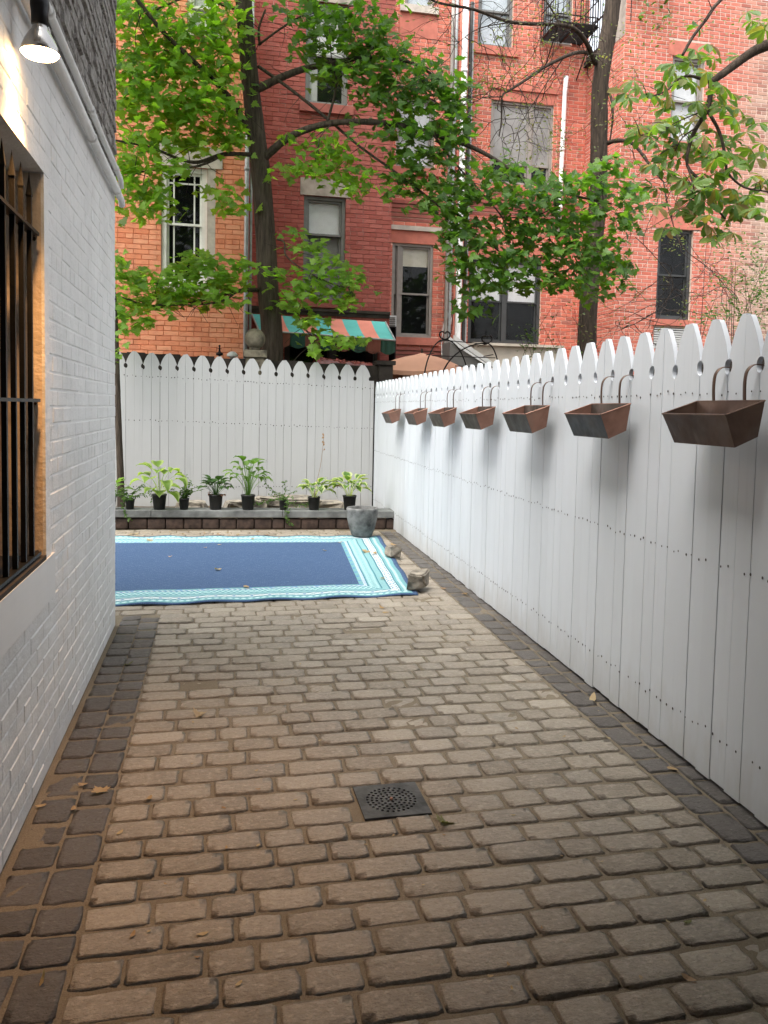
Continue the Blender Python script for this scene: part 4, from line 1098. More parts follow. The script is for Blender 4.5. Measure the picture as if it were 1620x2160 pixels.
# neighbours' dark fence behind the parasol
df = thing('dark_fence', 'low dark wooden picket fence under the peach parasol', 'fence', (at(905, 790, 12.7).x, 12.7, 0))
x0 = at(868, 790, 12.7).x; mb = None
for k in range(10):
    x = x0 + .115 * k; z = at(905, 778, 12.7).z + rnd.uniform(-.02, .02); mb = MB()
    mb.add([(x, 12.7, -.06), (x + .095, 12.7, -.06), (x + .095, 12.7, z - .08), (x + .065, 12.7, z), (x + .03, 12.7, z), (x, 12.7, z - .08), (x, 12.72, -.06), (x + .095, 12.72, -.06), (x + .095, 12.72, z - .08), (x + .065, 12.72, z), (x + .03, 12.72, z), (x, 12.72, z - .08)],
           [(0, 1, 2, 3, 4, 5), (11, 10, 9, 8, 7, 6), (0, 6, 7, 1), (1, 7, 8, 2), (2, 8, 9, 3), (3, 9, 10, 4), (4, 10, 11, 5), (5, 11, 6, 0)])
    mb.build('picket', MAT['darkwood'], df)
mb = MB(); mb.box(x0, x0 + 1.14, 12.722, 12.76, 1.2, 1.28); mb.build('rail', MAT['darkwood'], df)
# iron garden arch
ta = thing('garden_arch', 'black iron garden arch of crossing hoops with curled tips above the fence', 'trellis', (at(970, 780, 12.3).x, 12.3, 0))
def arc(y, xl, xr, xm, zt, z0):
    """pointed half hoop from a foot up to and past the apex, ending in a curl"""
    pts = []
    for i in range(13):
        t = i / 12; g = t * math.pi / 2
        pts.append((xl + (xm - xl) * (1 - math.cos(g)) ** .9, y, z0 + (zt - z0) * math.sin(g) ** .85))
    sgn = 1 if xm > xl else -1
    for i in range(10):
        g = i / 9 * 4.4; r = .075 * (1 - i / 12); pts.append((xm + sgn * (.03 + r * math.sin(g)), y, zt + .085 - r * math.cos(g)))
    return pts
hoops = [(893, 990, 938, 716), (927, 1056, 1027, 724)]
for q, (xl, xr, xm, yt) in enumerate(hoops):
    for dy in (0.0, 0.45):
        Yt = 12.1 + dy; mb = MB(); dx = 0.0
        A, B, Mx = at(xl, 790, Yt), at(xr, 790, Yt), at(xm, yt, Yt)
        mb.tube(arc(Yt, A.x, B.x, Mx.x, Mx.z, A.z - .25), .011, 6); mb.tube(arc(Yt, B.x, A.x, Mx.x, Mx.z, A.z - .25), .011, 6)
        mb.tube([(A.x, Yt, -.06), (A.x, Yt, A.z - .25)], .011, 6); mb.tube([(B.x, Yt, -.06), (B.x, Yt, A.z - .25)], .011, 6)
        mb.build('hoop', MAT['iron'], ta)
mb = MB()
for (xm, yt) in ((938, 718), (1027, 726), (915, 745), (1040, 748)):
    a = at(xm, yt, 12.1); mb.tube([(a.x, 12.1, a.z), (a.x, 12.55, a.z)], .008, 5)
a, b = at(938, 718, 12.1), at(1027, 726, 12.1); mb.tube([a, b], .008, 5); mb.tube([at(912, 750, 12.1), at(1045, 755, 12.1)], .008, 5); mb.tube([at(960, 772, 12.1), at(1050, 775, 12.1)], .008, 5)
mb.build('crossbar', MAT['iron'], ta)
# lean-to with white sloping bulkhead
lt = thing('lean_to', 'beige basement lean-to with white sloping cover below the dark ground floor window', 'outbuilding', (at(1080, 740, 15.0).x, 15.2, 0))
x0, x1 = at(1000, 740, 15.0).x, at(1180, 740, 15.0).x; zt = at(1080, 731, 15.0).z
mb = MB(); mb.box(x0, x1, 15.0, YPP - .02, -.06, zt); mb.build('wall', MAT['beige'], lt)
mb = MB(); mb.box(x0 - .06, x1 + .06, 14.92, YPP - .021, zt + .001, zt + .05); mb.build('coping', MAT['beige'], lt)
a, b = at(948, 720, 14.6), at(1050, 778, 14.2)
mb = MB()
for dy in (0, .30):
    mb.add([(a.x, 14.3 + dy, a.z), (b.x, 14.3 + dy, b.z), (b.x, 14.3 + dy, b.z + .09), (a.x, 14.3 + dy, a.z + .09), (a.x, 14.36 + dy, a.z), (b.x, 14.36 + dy, b.z), (b.x, 14.36 + dy, b.z + .09), (a.x, 14.36 + dy, a.z + .09)], [(0, 1, 2, 3), (7, 6, 5, 4), (0, 4, 5, 1), (1, 5, 6, 2), (2, 6, 7, 3), (3, 7, 4, 0)])
mb.build('sloping_rail', MAT['acwhite'], lt)
mb = MB(); mb.add([(a.x - .05, 14.38, a.z - .03), (b.x, 14.38, b.z - .02), (b.x, 14.38, -.06), (a.x - .05, 14.38, -.06), (a.x - .05, 14.9, a.z - .03), (b.x, 14.9, b.z - .02), (b.x, 14.9, -.06), (a.x - .05, 14.9, -.06)], [(0, 3, 2, 1), (4, 5, 6, 7), (0, 1, 5, 4), (1, 2, 6, 5), (3, 0, 4, 7)])
mb.build('bulkhead', MAT['wingrey'], lt)

# planted roof terrace behind the side wall of the wing
tr_ = MB(); rx0 = xw + .05
for q in range(16):
    yy = YPP - .05 - q * .11; tr_.box(rx0, rx0 + .014, yy - .007, yy + .007, 9.0, 10.3)
tr_.box(rx0, rx0 + .02, YPP - 1.75, YPP - .02, 10.3, 10.33); tr_.box(rx0, rx0 + .02, YPP - 1.75, YPP - .02, 9.65, 9.68); tr_.build('terrace_railing', MAT['iron'], ph)
TERRACE = (xw + .55, YPP - .9, 9.5)
# ------------------------------------------------------------------ trees
def smooth_path(pts, sub=4):
    pts = [Vector(p) for p in pts]; out = []
    for i in range(len(pts) - 1):
        p0, p1, p2, p3 = pts[max(i - 1, 0)], pts[i], pts[i + 1], pts[min(i + 2, len(pts) - 1)]
        for k in range(sub):
            t = k / sub
            out.append(0.5 * ((2 * p1) + (p2 - p0) * t + (2 * p0 - 5 * p1 + 4 * p2 - p3) * t * t + (3 * p1 - p0 - 3 * p2 + p3) * t ** 3))
    out.append(pts[-1]); return out
def limb(name, mat, parent, pts, r0, r1, n=8, sub=4, knots=0.0, power=1.0):
    P = smooth_path(pts, sub); m = len(P) - 1
    rad = [(r0 + (r1 - r0) * (i / m) ** power) * (1 + knots * pnoise(Vector((i * .7, r0 * 50, 3)))) for i in range(m + 1)]
    mb = MB(); mb.tube(P, rad, n); return mb.build(name, mat, parent, True), P
# leaf outlines in the x-y plane: base at the origin, tip along +y, about 1 long
MAPLE = [(0, 0), (.10, .05), (.34, -.04), (.30, .12), (.58, .16), (.44, .30), (.50, .42), (.30, .40), (.24, .52), (.22, .72), (.10, .72), (0, 1.0)]
MAPLE = MAPLE + [(-x, y) for x, y in MAPLE[-2:0:-1]]
def leaf_local(kind, r):
    """vertices (with a little fold and curl), faces and band value"""
    if kind == 'maple':
        cur = r.uniform(.05, .35); fold = r.uniform(-.05, .32)
        vs = [(x, y, -cur * (y * y + x * x) + fold * abs(x)) for x, y in MAPLE] + [(0, .34, -cur * .1)]
        n = len(MAPLE); return vs, [(i, (i + 1) % n, n) for i in range(n)], [0.0] * (n + 1)
    if kind == 'oval':
        o = [(0, 0), (.16, .2), (.23, .5), (.15, .8), (0, 1), (-.15, .8), (-.23, .5), (-.16, .2)]; cur = r.uniform(.05, .3)
        vs = [(x, y, -cur * y * y + .3 * abs(x)) for x, y in o] + [(0, .5, -cur * .25)]
        return vs, [(i, (i + 1) % 8, 8) for i in range(8)], [0.0] * 9
    if kind == 'leaflet':
        o = [(0, 0), (.06, .15), (.14, .4), (.23, .66), (.19, .86), (0, 1), (-.19, .86), (-.23, .66), (-.14, .4), (-.06, .15)]; cur = r.uniform(.15, .6)
        vs = [(x, y, -cur * y * y + .35 * abs(x)) for x, y in o] + [(0, .25, -cur * .06), (0, .65, -cur * .42)]
        fs = [(0, 1, 10), (1, 2, 10), (2, 3, 11), (2, 11, 10), (3, 4, 11), (4, 5, 11), (5, 6, 11), (6, 7, 11), (7, 8, 11), (8, 10, 11), (8, 9, 10), (9, 0, 10)]
        return vs, fs, [0.1, .1, .25, .55, .75, .95, .75, .55, .25, .1, .1, .4]
def leaf_matrix(p, nrm, yaw, size):
    n = nrm.normalized(); a = Vector((math.cos(yaw), math.sin(yaw), 0)); y = (a - n * a.dot(n))
    y = y.normalized() if y.length > .05 else n.orthogonal().normalized()
    x = y.cross(n)
    return Matrix(((x.x * size, y.x * size, n.x * size, p.x), (x.y * size, y.y * size, n.y * size, p.y), (x.z * size, y.z * size, n.z * size, p.z), (0, 0, 0, 1)))
def scatter_leaves(tree, kind, items, mat, nind, name='leaf', crown='crown', r=rnd):
    """items: (matrix, importance). The largest in view are leaf objects, the rest one crown mesh."""
    def score(it):
        p = it[0].translation; q = proj(p)
        if q is None or not in_view(p, 0): return 0
        return it[0].to_scale().x / q[2] * r.uniform(.8, 1.2)
    items = sorted(items, key=score, reverse=True)
    vari = []
    for k in range(8):
        vs, fs, bd = leaf_local(kind, r); me = mesh_data(name, vs, fs, mat)
        a = me.attributes.new('band', 'FLOAT', 'POINT'); a.data.foreach_set('value', bd); vari.append((me, vs, fs, bd))
    mb = MB(); bands = []
    for k, (M, imp) in enumerate(items):
        me, vs, fs, bd = vari[r.randrange(8)]
        if k < nind: inst(name, me, tree, M)
        else:
            mb.add([M @ Vector(v) for v in vs], fs, r.uniform(.01, 1)); bands += bd
    if mb.v:
        o = mb.build(crown, mat, tree)
        a = o.data.attributes.new('band', 'FLOAT', 'POINT'); a.data.foreach_set('value', bands)
        tag(o, kind='stuff')
def cluster(items, px, py, rx, ry, Y, dY, n, size, flat=1.0, tilt=.75, droop=0.0, r=rnd):
    for _ in range(n):
        a, b, c = r.gauss(0, .52), r.gauss(0, .50), r.uniform(-1, 1)
        a, b = max(-1.5, min(1.5, a)), max(-1.3, min(1.3, b))
        p = at(px + a * rx, py + b * ry + droop * abs(a) * ry, Y + c * dY)
        nr = Vector((r.gauss(0, tilt * .7), r.gauss(-.45, tilt * .75), abs(r.gauss(.85, .35))))
        items.append((leaf_matrix(p, nr, r.uniform(0, 6.283), size * r.uniform(.6, 1.15)), 0))

# --- the maple
mt = thing('maple_tree', 'maple with straight dark trunk and wide green leaf sprays behind the back fence', 'tree', (at(575, 760, 12.25).x, 12.25, 0))
YT = 12.25
tp = [at(578, 760, YT)]; tp[0].z = -.06
trunk_pts = [tp[0]] + [at(x, y, YT) for x, y in ((574, 730), (566, 620), (560, 500), (553, 400), (545, 320), (534, 230), (524, 130), (515, 20), (505, -140))]
limb('trunk', MAT['bark'], mt, trunk_pts, .168, .112, 14, 5, .05)
def branch(tree, pts, r0, r1, mat=None, Y0=YT, n=7):
    """pts: (px, py, Y)"""
    return limb('branch', mat or MAT['bark'], tree, [at(*p) for p in pts], r0, r1, n, 4, .12)[1]
BR = []
BR.append(branch(mt, [(556, 335, 12.2), (600, 296, 12.0), (650, 272, 11.8), (720, 258, 11.6), (830, 262, 11.4), (960, 298, 11.2), (1030, 328, 11.1), (1120, 385, 11.0), (1200, 410, 10.9), (1290, 430, 10.8)], .060, .014))
BR.append(branch(mt, [(549, 330, 12.2), (520, 270, 12.1), (490, 212, 11.9), (430, 150, 11.6), (345, 68, 11.3), (290, 0, 11.1), (250, -60, 11.0)], .045, .022))
BR.append(branch(mt, [(545, 612, 12.2), (500, 614, 12.0), (450, 628, 11.9), (380, 640, 11.8), (320, 646, 11.7), (255, 626, 11.6)], .034, .010))
BR.append(branch(mt, [(500, 614, 12.0), (470, 634, 11.8), (420, 642, 11.6), (330, 644, 11.5)], .022, .008))
BR.append(branch(mt, [(528, 326, 12.2), (470, 326, 11.9), (420, 342, 11.7), (380, 336, 11.5), (320, 312, 11.4), (244, 296, 11.2)], .034, .012))
BR.append(branch(mt, [(470, 326, 11.9), (420, 350, 11.6), (330, 358, 11.4), (246, 370, 11.2)], .020, .008))
BR.append(branch(mt, [(540, 190, 12.2), (590, 165, 12.1), (640, 146, 12.0), (700, 134, 11.8), (770, 122, 11.7), (860, 130, 11.5), (930, 170, 11.4)], .062, .016))
BR.append(branch(mt, [(545, 140, 12.2), (615, 190, 12.0), (690, 250, 11.8), (760, 310, 11.6), (860, 382, 11.4), (960, 462, 11.2), (1040, 520, 11.1), (1110, 580, 11.0)], .026, .008))
BR.append(branch(mt, [(690, 258, 11.65), (705, 205, 11.6), (712, 172, 11.6), (740, 140, 11.5), (790, 100, 11.4)], .020, .008))
BR.append(branch(mt, [(712, 172, 11.6), (700, 130, 11.5), (695, 60, 11.4)], .014, .006))
BR.append(branch(mt, [(545, 95, 12.2), (600, 55, 12.1), (650, 30, 12.0), (760, 10, 11.9)], .018, .007))
BR.append(branch(mt, [(548, 95, 12.2), (546, 60, 12.2), (560, 20, 12.2)], .020, .014))
BR.append(branch(mt, [(520, 25, 12.2), (470, 10, 12.0), (410, -10, 11.9), (330, 20, 11.7)], .030, .010))
BR.append(branch(mt, [(585, 505, 12.2), (600, 512, 12.1), (604, 540, 12.0), (650, 575, 11.8), (720, 605, 11.7), (760, 600, 11.6)], .015, .006))
BR.append(branch(mt, [(590, 620, 12.2), (618, 645, 12.0), (640, 690, 11.8), (670, 715, 11.7), (740, 735, 11.6)], .014, .006))
BR.append(branch(mt, [(915, 285, 11.25), (940, 320, 11.2), (960, 345, 11.2), (1010, 400, 11.1), (1060, 460, 11.0), (1075, 510, 11.0)], .018, .008))
BR.append(branch(mt, [(1060, 460, 11.0), (1130, 455, 10.9), (1180, 430, 10.9)], .010, .006))
BR.append(branch(mt, [(700, 262, 11.65), (675, 290, 11.6), (672, 330, 11.6)], .009, .005))
tw = MB()
for P in BR:                                             # side twigs that carry the sprays
    for k in range(len(P) // 2):
        p = P[rnd.randrange(len(P) // 5, len(P))]; d = Vector((rnd.uniform(-1, 1), rnd.uniform(-1, .6), rnd.uniform(-.7, .35))).normalized() * rnd.uniform(.25, .7)
        m_ = p + d * .5 + Vector((rnd.uniform(-.06, .06),) * 3); tw.tube([p, m_, p + d + Vector((0, 0, -.06))], [.006, .0045, .0025], 4, cap=False)
tag(tw.build('twigs', MAT['twig'], mt), kind='stuff')
CL_LIGHT = [(300, 30, 75, 60, 11.6), (380, 70, 95, 65, 11.7), (460, 40, 70, 60, 11.8), (290, 120, 70, 60, 11.4), (380, 150, 90, 60, 11.6), (460, 130, 60, 60, 11.8), (300, 215, 75, 55, 11.4), (390, 235, 95, 48, 11.6), (475, 255, 50, 55, 11.8), (430, 205, 70, 45, 11.6),
    (275, 300, 45, 40, 11.3), (345, 285, 60, 35, 11.5), (330, 345, 70, 32, 11.4), (425, 300, 75, 26, 11.7), (500, 300, 36, 30, 11.9), (275, 395, 40, 40, 11.3), (330, 430, 60, 26, 11.4), (300, 455, 40, 16, 11.4), (262, 350, 26, 50, 11.2), (470, 410, 45, 28, 11.8), (500, 440, 34, 14, 11.8), (320, 400, 40, 30, 11.4),
    (640, 355, 60, 28, 11.7), (700, 330, 60, 40, 11.6), (740, 372, 60, 32, 11.5), (690, 300, 50, 24, 11.6), (610, 290, 24, 18, 11.9), (760, 400, 40, 18, 11.5), (250, 20, 40, 40, 11.3), (270, 170, 40, 50, 11.3)]
CL_LOW = [(290, 590, 70, 34, 11.6), (360, 600, 80, 34, 11.7), (430, 575, 80, 34, 11.8), (480, 590, 55, 30, 11.9), (420, 545, 50, 18, 11.8), (300, 640, 80, 26, 11.6), (268, 668, 34, 30, 11.5), (310, 685, 24, 14, 11.5), (500, 555, 36, 20, 11.9), (400, 620, 90, 22, 11.7), (470, 640, 50, 16, 11.8), (258, 560, 22, 22, 11.5),
    (580, 575, 40, 18, 11.9), (650, 520, 50, 18, 11.8), (690, 560, 62, 30, 11.7), (640, 600, 52, 26, 11.8), (700, 610, 66, 30, 11.7), (745, 590, 30, 22, 11.6), (620, 640, 40, 22, 11.8), (655, 680, 44, 20, 11.7), (700, 715, 60, 16, 11.6), (745, 720, 38, 12, 11.6), (620, 490, 30, 12, 11.9), (735, 640, 26, 14, 11.6), (672, 742, 28, 8, 11.6)]
CL_DARK = [(640, 20, 60, 30, 11.9), (700, 45, 70, 40, 11.8), (770, 30, 60, 40, 11.7), (740, 90, 80, 50, 11.7), (650, 90, 40, 40, 11.9), (800, 80, 40, 50, 11.6), (690, 150, 50, 30, 11.8), (770, 150, 80, 45, 11.6), (840, 130, 70, 55, 11.5), (900, 160, 60, 50, 11.4), (800, 200, 70, 40, 11.6), (870, 210, 80, 45, 11.4), (940, 190, 50, 55, 11.3), (965, 240, 36, 60, 11.2), (850, 265, 70, 28, 11.4), (920, 265, 60, 30, 11.3),
    (850, 320, 60, 30, 11.4), (920, 330, 60, 36, 11.3), (870, 375, 70, 34, 11.4), (940, 390, 60, 40, 11.2), (890, 425, 40, 24, 11.3), (835, 405, 24, 14, 11.4), (960, 300, 40, 36, 11.2)]
CL_RIGHT = [(960, 440, 50, 40, 11.1), (1010, 400, 50, 36, 11.1), (1060, 360, 60, 40, 11.0), (1100, 420, 80, 44, 10.9), (1180, 400, 70, 36, 10.8), (1240, 380, 60, 32, 10.8), (1300, 350, 40, 28, 10.8), (1330, 410, 46, 40, 10.7), (1320, 460, 40, 36, 10.7), (1250, 450, 70, 44, 10.8), (1160, 470, 80, 44, 10.9), (1070, 480, 70, 40, 11.0), (990, 500, 56, 40, 11.1), (1020, 550, 60, 36, 11.0), (1100, 545, 80, 40, 10.9), (1190, 530, 70, 40, 10.8), (1270, 520, 60, 40, 10.8), (1310, 560, 28, 40, 10.8), (1250, 580, 60, 36, 10.8), (1170, 590, 50, 30, 10.9), (1090, 595, 70, 24, 10.9), (1000, 610, 36, 28, 11.0), (970, 560, 30, 40, 11.1), (975, 650, 24, 24, 11.1), (1010, 660, 26, 12, 11.0), (1240, 620, 28, 16, 10.8), (945, 490, 30, 24, 11.1)]
LM = .152
itemsA = []; itemsB = []
def fill(items, cls, cov, size, tilt=.8, droop=.25):
    for (px, py, rx, ry, Y) in cls:
        lp = size * F_PX / (Y * .985); n = int(cov * math.pi * rx * ry / (lp * lp * .42))
        cluster(items, px, py, rx, ry, Y, .45, n, size, tilt=tilt, droop=droop)
fill(itemsA, CL_LIGHT, 2.7, LM); fill(itemsA, CL_LOW, 3.0, LM * .95, tilt=.45, droop=.1)
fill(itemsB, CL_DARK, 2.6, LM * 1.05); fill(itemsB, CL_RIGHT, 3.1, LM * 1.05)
# more crown above and beside the frame
for k in range(26): cluster(itemsA, rnd.uniform(150, 900), rnd.uniform(-420, -60), 110, 70, rnd.uniform(11.2, 12.9), .5, 42, LM)
for k in range(4200):                                    # unseen crown leaves added above the frame to shade the back fence
    g, h_ = rnd.uniform(0, 6.283), math.sqrt(rnd.random())
    p = Vector((-.9 + 4.2 * h_ * math.cos(g), 9.6 + 2.0 * h_ * math.sin(g), 8.6 + rnd.uniform(-1, 1) * .8 + .5 * math.cos(h_ * 1.5)))
    q = proj(p)
    if q and q[1] > -25: continue
    itemsA.append((leaf_matrix(p, Vector((rnd.gauss(0, .5), rnd.gauss(0, .5), 1)), rnd.uniform(0, 6.28), LM * rnd.uniform(.7, 1.2)), 0))
scatter_leaves(mt, 'maple', itemsA, MAT['maple'], 170, crown='crown')
scatter_leaves(mt, 'maple', itemsB, MAT['maple_shaded'], 130, crown='crown')

# --- tall thin-leaved tree behind the right fence
lt_ = thing('locust_tree', 'tall dark furrowed trunk with sparse thin drooping twigs behind the right fence', 'tree', (at(1240, 730, 12.7).x, 12.7, 0))
b0 = at(1236, 740, 12.7); b0.z = -.06
limb('trunk', MAT['bark2'], lt_, [b0] + [at(x, y, 12.7) for x, y in ((1238, 715), (1243, 620), (1252, 520), (1261, 430), (1263, 340), (1264, 250), (1266, 180), (1276, 110), (1288, 40), (1300, -60), (1310, -200))], .158, .122, 14, 5, .06)
def brl(pts, r0, r1): return branch(lt_, pts, r0, r1, MAT['bark2'])
LB = [brl([(1256, 135, 12.65), (1238, 92, 12.4), (1213, 62, 12.2), (1180, 52, 12.0), (1080, 47, 11.7), (1000, 20, 11.4), (920, 4, 11.2), (860, -30, 11.0)], .042, .012),
      brl([(1258, 118, 12.65), (1220, 110, 12.4), (1160, 135, 12.2), (1110, 168, 12.0), (1076, 190, 11.9), (1059, 204, 11.8), (1058, 250, 11.8), (1053, 288, 11.8)], .034, .008),
      brl([(1180, 52, 12.0), (1166, 24, 12.0), (1140, -14, 11.9)], .020, .010),
      brl([(1282, 302, 12.65), (1305, 296, 12.4), (1336, 304, 12.2), (1362, 336, 12.0), (1380, 362, 11.9), (1402, 386, 11.8)], .040, .010),
      brl([(1279, 178, 12.65), (1291, 215, 12.5), (1292, 255, 12.5), (1286, 300, 12.6)], .026, .012),
      brl([(1059, 204, 11.8), (1020, 206, 11.7), (1000, 215, 11.6), (930, 235, 11.4)], .010, .004),
      brl([(1080, 47, 11.7), (1010, 60, 11.5), (960, 95, 11.4)], .010, .004),
      brl([(1190, 120, 12.3), (1150, 180, 12.2), (1100, 260, 12.1), (1075, 330, 12.0)], .010, .004),
      brl([(1400, 386, 11.8), (1410, 440, 11.7), (1440, 520, 11.6), (1500, 570, 11.5), (1560, 640, 11.4)], .010, .005),
      brl([(1340, 500, 11.9), (1380, 540, 11.8), (1420, 600, 11.7), (1380, 660, 11.7), (1300, 700, 11.7)], .007, .004)]
tw = MB(); itemsL = []
def wander(p, d, n, step, r0, grav):
    pts = [p.copy()]
    for k in range(n):
        d = (d + Vector((rnd.gauss(0, .30), rnd.gauss(0, .30), rnd.gauss(0, .28) - grav))).normalized(); p = p + d * step; pts.append(p.copy())
    tw.tube(pts, [r0 * (1 - .75 * k / n) for k in range(n + 1)], 4, cap=False); return pts
starts = [p for P in LB for p in P[2:]]
for k in range(150):
    p = rnd.choice(starts); d = Vector((rnd.gauss(.15, .8), rnd.gauss(-.2, .6), rnd.gauss(0, .5))).normalized()
    pts = wander(p, d, rnd.randint(8, 16), .11, .0065, .10)
    for q in pts[3:]:
        if rnd.random() < .35: pts2 = wander(q, Vector((rnd.gauss(0, 1), rnd.gauss(0, 1), rnd.gauss(-.5, .6))).normalized(), 5, .08, .003, .06)
        else: pts2 = []
        if rnd.random() < .22:
            for s_ in range(rnd.randint(3, 7)):
                o = Vector((rnd.gauss(0, .07), rnd.gauss(0, .07), rnd.gauss(0, .07)))
                itemsL.append((leaf_matrix(q + o, Vector((rnd.gauss(0, .6), rnd.gauss(-.3, .6), .7)), rnd.uniform(0, 6.28), rnd.uniform(.035, .065)), 0))
for (px, py, rx, ry, n) in ((1120, 330, 90, 70, 110), (1330, 120, 80, 80, 120), (1390, 60, 60, 50, 70), (1080, 170, 60, 40, 60), (1300, 240, 70, 60, 70), (1420, 500, 50, 30, 60), (1380, 420, 60, 40, 50), (1180, 300, 60, 60, 60), (1200, 20, 40, 20, 40), (1500, 60, 100, 50, 70)):
    cluster(itemsL, px, py, rx, ry, 12.2, .5, n, .06, tilt=.9)
tag(tw.build('twigs', MAT['twig'], lt_), kind='stuff')
scatter_leaves(lt_, 'oval', itemsL, MAT['locust'], 0, crown='crown')

# --- chestnut reaching in from the right, nearer
YC_ = 7.6
ct = thing('chestnut_tree', 'horse chestnut branches with browning fan leaves reaching in at upper right', 'tree', (8.3, 7.2, 0))
tx = Vector((8.3, 7.2, 0))
limb('trunk', MAT['bark2'], ct, [Vector((8.3, 7.2, -.06)), Vector((8.25, 7.25, 2.0)), Vector((8.15, 7.3, 4.2)), Vector((8.2, 7.3, 6.5)), Vector((8.3, 7.3, 9))], .2, .12, 12, 4, .05)
def brc(pts, r0, r1): return branch(ct, pts, r0, r1, MAT['bark2'])
CB = [limb('branch', MAT['bark2'], ct, [Vector((8.15, 7.3, 4.3)), Vector((7.2, 7.4, 4.75)), at(1720, 60, 7.5), at(1640, 88, 7.55), at(1590, 108, 7.6), at(1535, 148, 7.6), at(1500, 174, 7.6)], .085, .034, 8, 4, .1)[1],
      brc([(1500, 174, 7.6), (1498, 205, 7.6), (1490, 235, 7.6), (1470, 268, 7.6), (1456, 300, 7.6), (1450, 350, 7.55), (1484, 388, 7.5), (1505, 430, 7.5), (1530, 462, 7.5)], .030, .009),
      brc([(1494, 236, 7.6), (1518, 280, 7.5), (1530, 330, 7.5), (1536, 365, 7.4), (1570, 395, 7.4), (1620, 405, 7.3), (1700, 430, 7.3)], .018, .007),
      brc([(1500, 174, 7.6), (1455, 160, 7.5), (1425, 172, 7.5), (1405, 192, 7.4), (1365, 206, 7.4)], .018, .006),
      brc([(1440, 116, 7.4), (1460, 80, 7.4), (1490, 40, 7.4), (1520, 0, 7.45), (1600, -60, 7.5), (1700, -20, 7.5)], .014, .020),
      brc([(1470, 268, 7.6), (1440, 290, 7.5), (1424, 318, 7.5)], .010, .005),
      brc([(1488, 232, 7.6), (1440, 252, 7.4), (1390, 275, 7.3), (1350, 285, 7.3)], .007, .004),
      brc([(1450, 350, 7.55), (1462, 390, 7.4), (1468, 420, 7.4)], .010, .005)]
itemsC = []
def spray(p, size, down):
    r = rnd; n = r.choice([5, 5, 6, 7]); hub = Vector(p)
    nr = Vector((r.gauss(0, .45), r.gauss(-.65, .4), .75)).normalized(); y0 = r.uniform(0, 6.28)
    for k in range(n):
        yaw = y0 + (k - (n - 1) / 2) * (2 * math.pi / (n + 1.2)); L = size * (1.0 - .28 * abs(k - (n - 1) / 2) / ((n - 1) / 2)) * r.uniform(.85, 1.1)
        a = Vector((math.cos(yaw), math.sin(yaw), 0)); nn = (nr + a * .35 + Vector((r.gauss(0, .15), r.gauss(0, .15), 0))).normalized()
        itemsC.append((leaf_matrix(hub, nn, yaw, L), 0))
SPR = [(1475, 60), (1500, 90), (1470, 100), (1455, 130), (1430, 140), (1510, 130), (1440, 170), (1410, 150), (1395, 175), (1370, 195), (1340, 205), (1325, 200), (1420, 205), (1450, 200), (1400, 225), (1470, 215), (1530, 180), (1550, 195), (1510, 205), (1560, 230), (1530, 240), (1580, 245), (1590, 260), (1550, 260), (1500, 270), (1360, 270), (1385, 262), (1345, 268), (1410, 270), (1380, 300), (1400, 320), (1430, 300), (1385, 345), (1420, 345), (1440, 375), (1480, 320), (1470, 300), (1510, 330), (1560, 320), (1520, 320), (1590, 330), (1480, 350), (1500, 380), (1470, 400), (1440, 415), (1430, 440), (1460, 440), (1490, 420), (1520, 420), (1545, 400), (1550, 350), (1600, 360), (1570, 420), (1610, 440), (1530, 460), (1545, 480), (1480, 460), (1600, 50), (1615, 70), (1580, 20), (1560, 440), (1500, 455), (1585, 405), (1440, 330), (1415, 260), (1460, 160), (1490, 150), (1540, 300)]
for px, py in SPR:
    spray(at(px + rnd.gauss(0, 8), py + rnd.gauss(0, 8), YC_ + rnd.gauss(-.1, .25)), rnd.uniform(.15, .21), .3)
SPR += [(rnd.uniform(1345, 1620), rnd.uniform(370, 480)) for _ in range(22)] + [(rnd.uniform(1330, 1610), rnd.uniform(200, 370)) for _ in range(14)]
for px, py in [q for q in SPR for _ in range(2) if rnd.random() < .55]: spray(at(px + rnd.gauss(0, 22), py + rnd.gauss(0, 20), YC_ + rnd.gauss(.25, .35)), rnd.uniform(.13, .19), .3)
for k in range(60): spray(at(rnd.uniform(1640, 2000), rnd.uniform(-300, 520), rnd.uniform(6.8, 8.4)), rnd.uniform(.14, .20), .3)
scatter_leaves(ct, 'leaflet', itemsC, MAT['chest'], 280, crown='crown')
tw = MB()
for P in CB[1:]:
    for k in range(5):
        p = rnd.choice(P[3:]); d = Vector((rnd.uniform(-1, 1), rnd.uniform(-1, .5), rnd.uniform(-.7, .6))).normalized() * rnd.uniform(.12, .3); tw.tube([p, p + d * .5 + Vector((0, 0, .02)), p + d], [.005, .004, .003], 4, cap=False)
tag(tw.build('twigs', MAT['twig'], ct), kind='stuff')

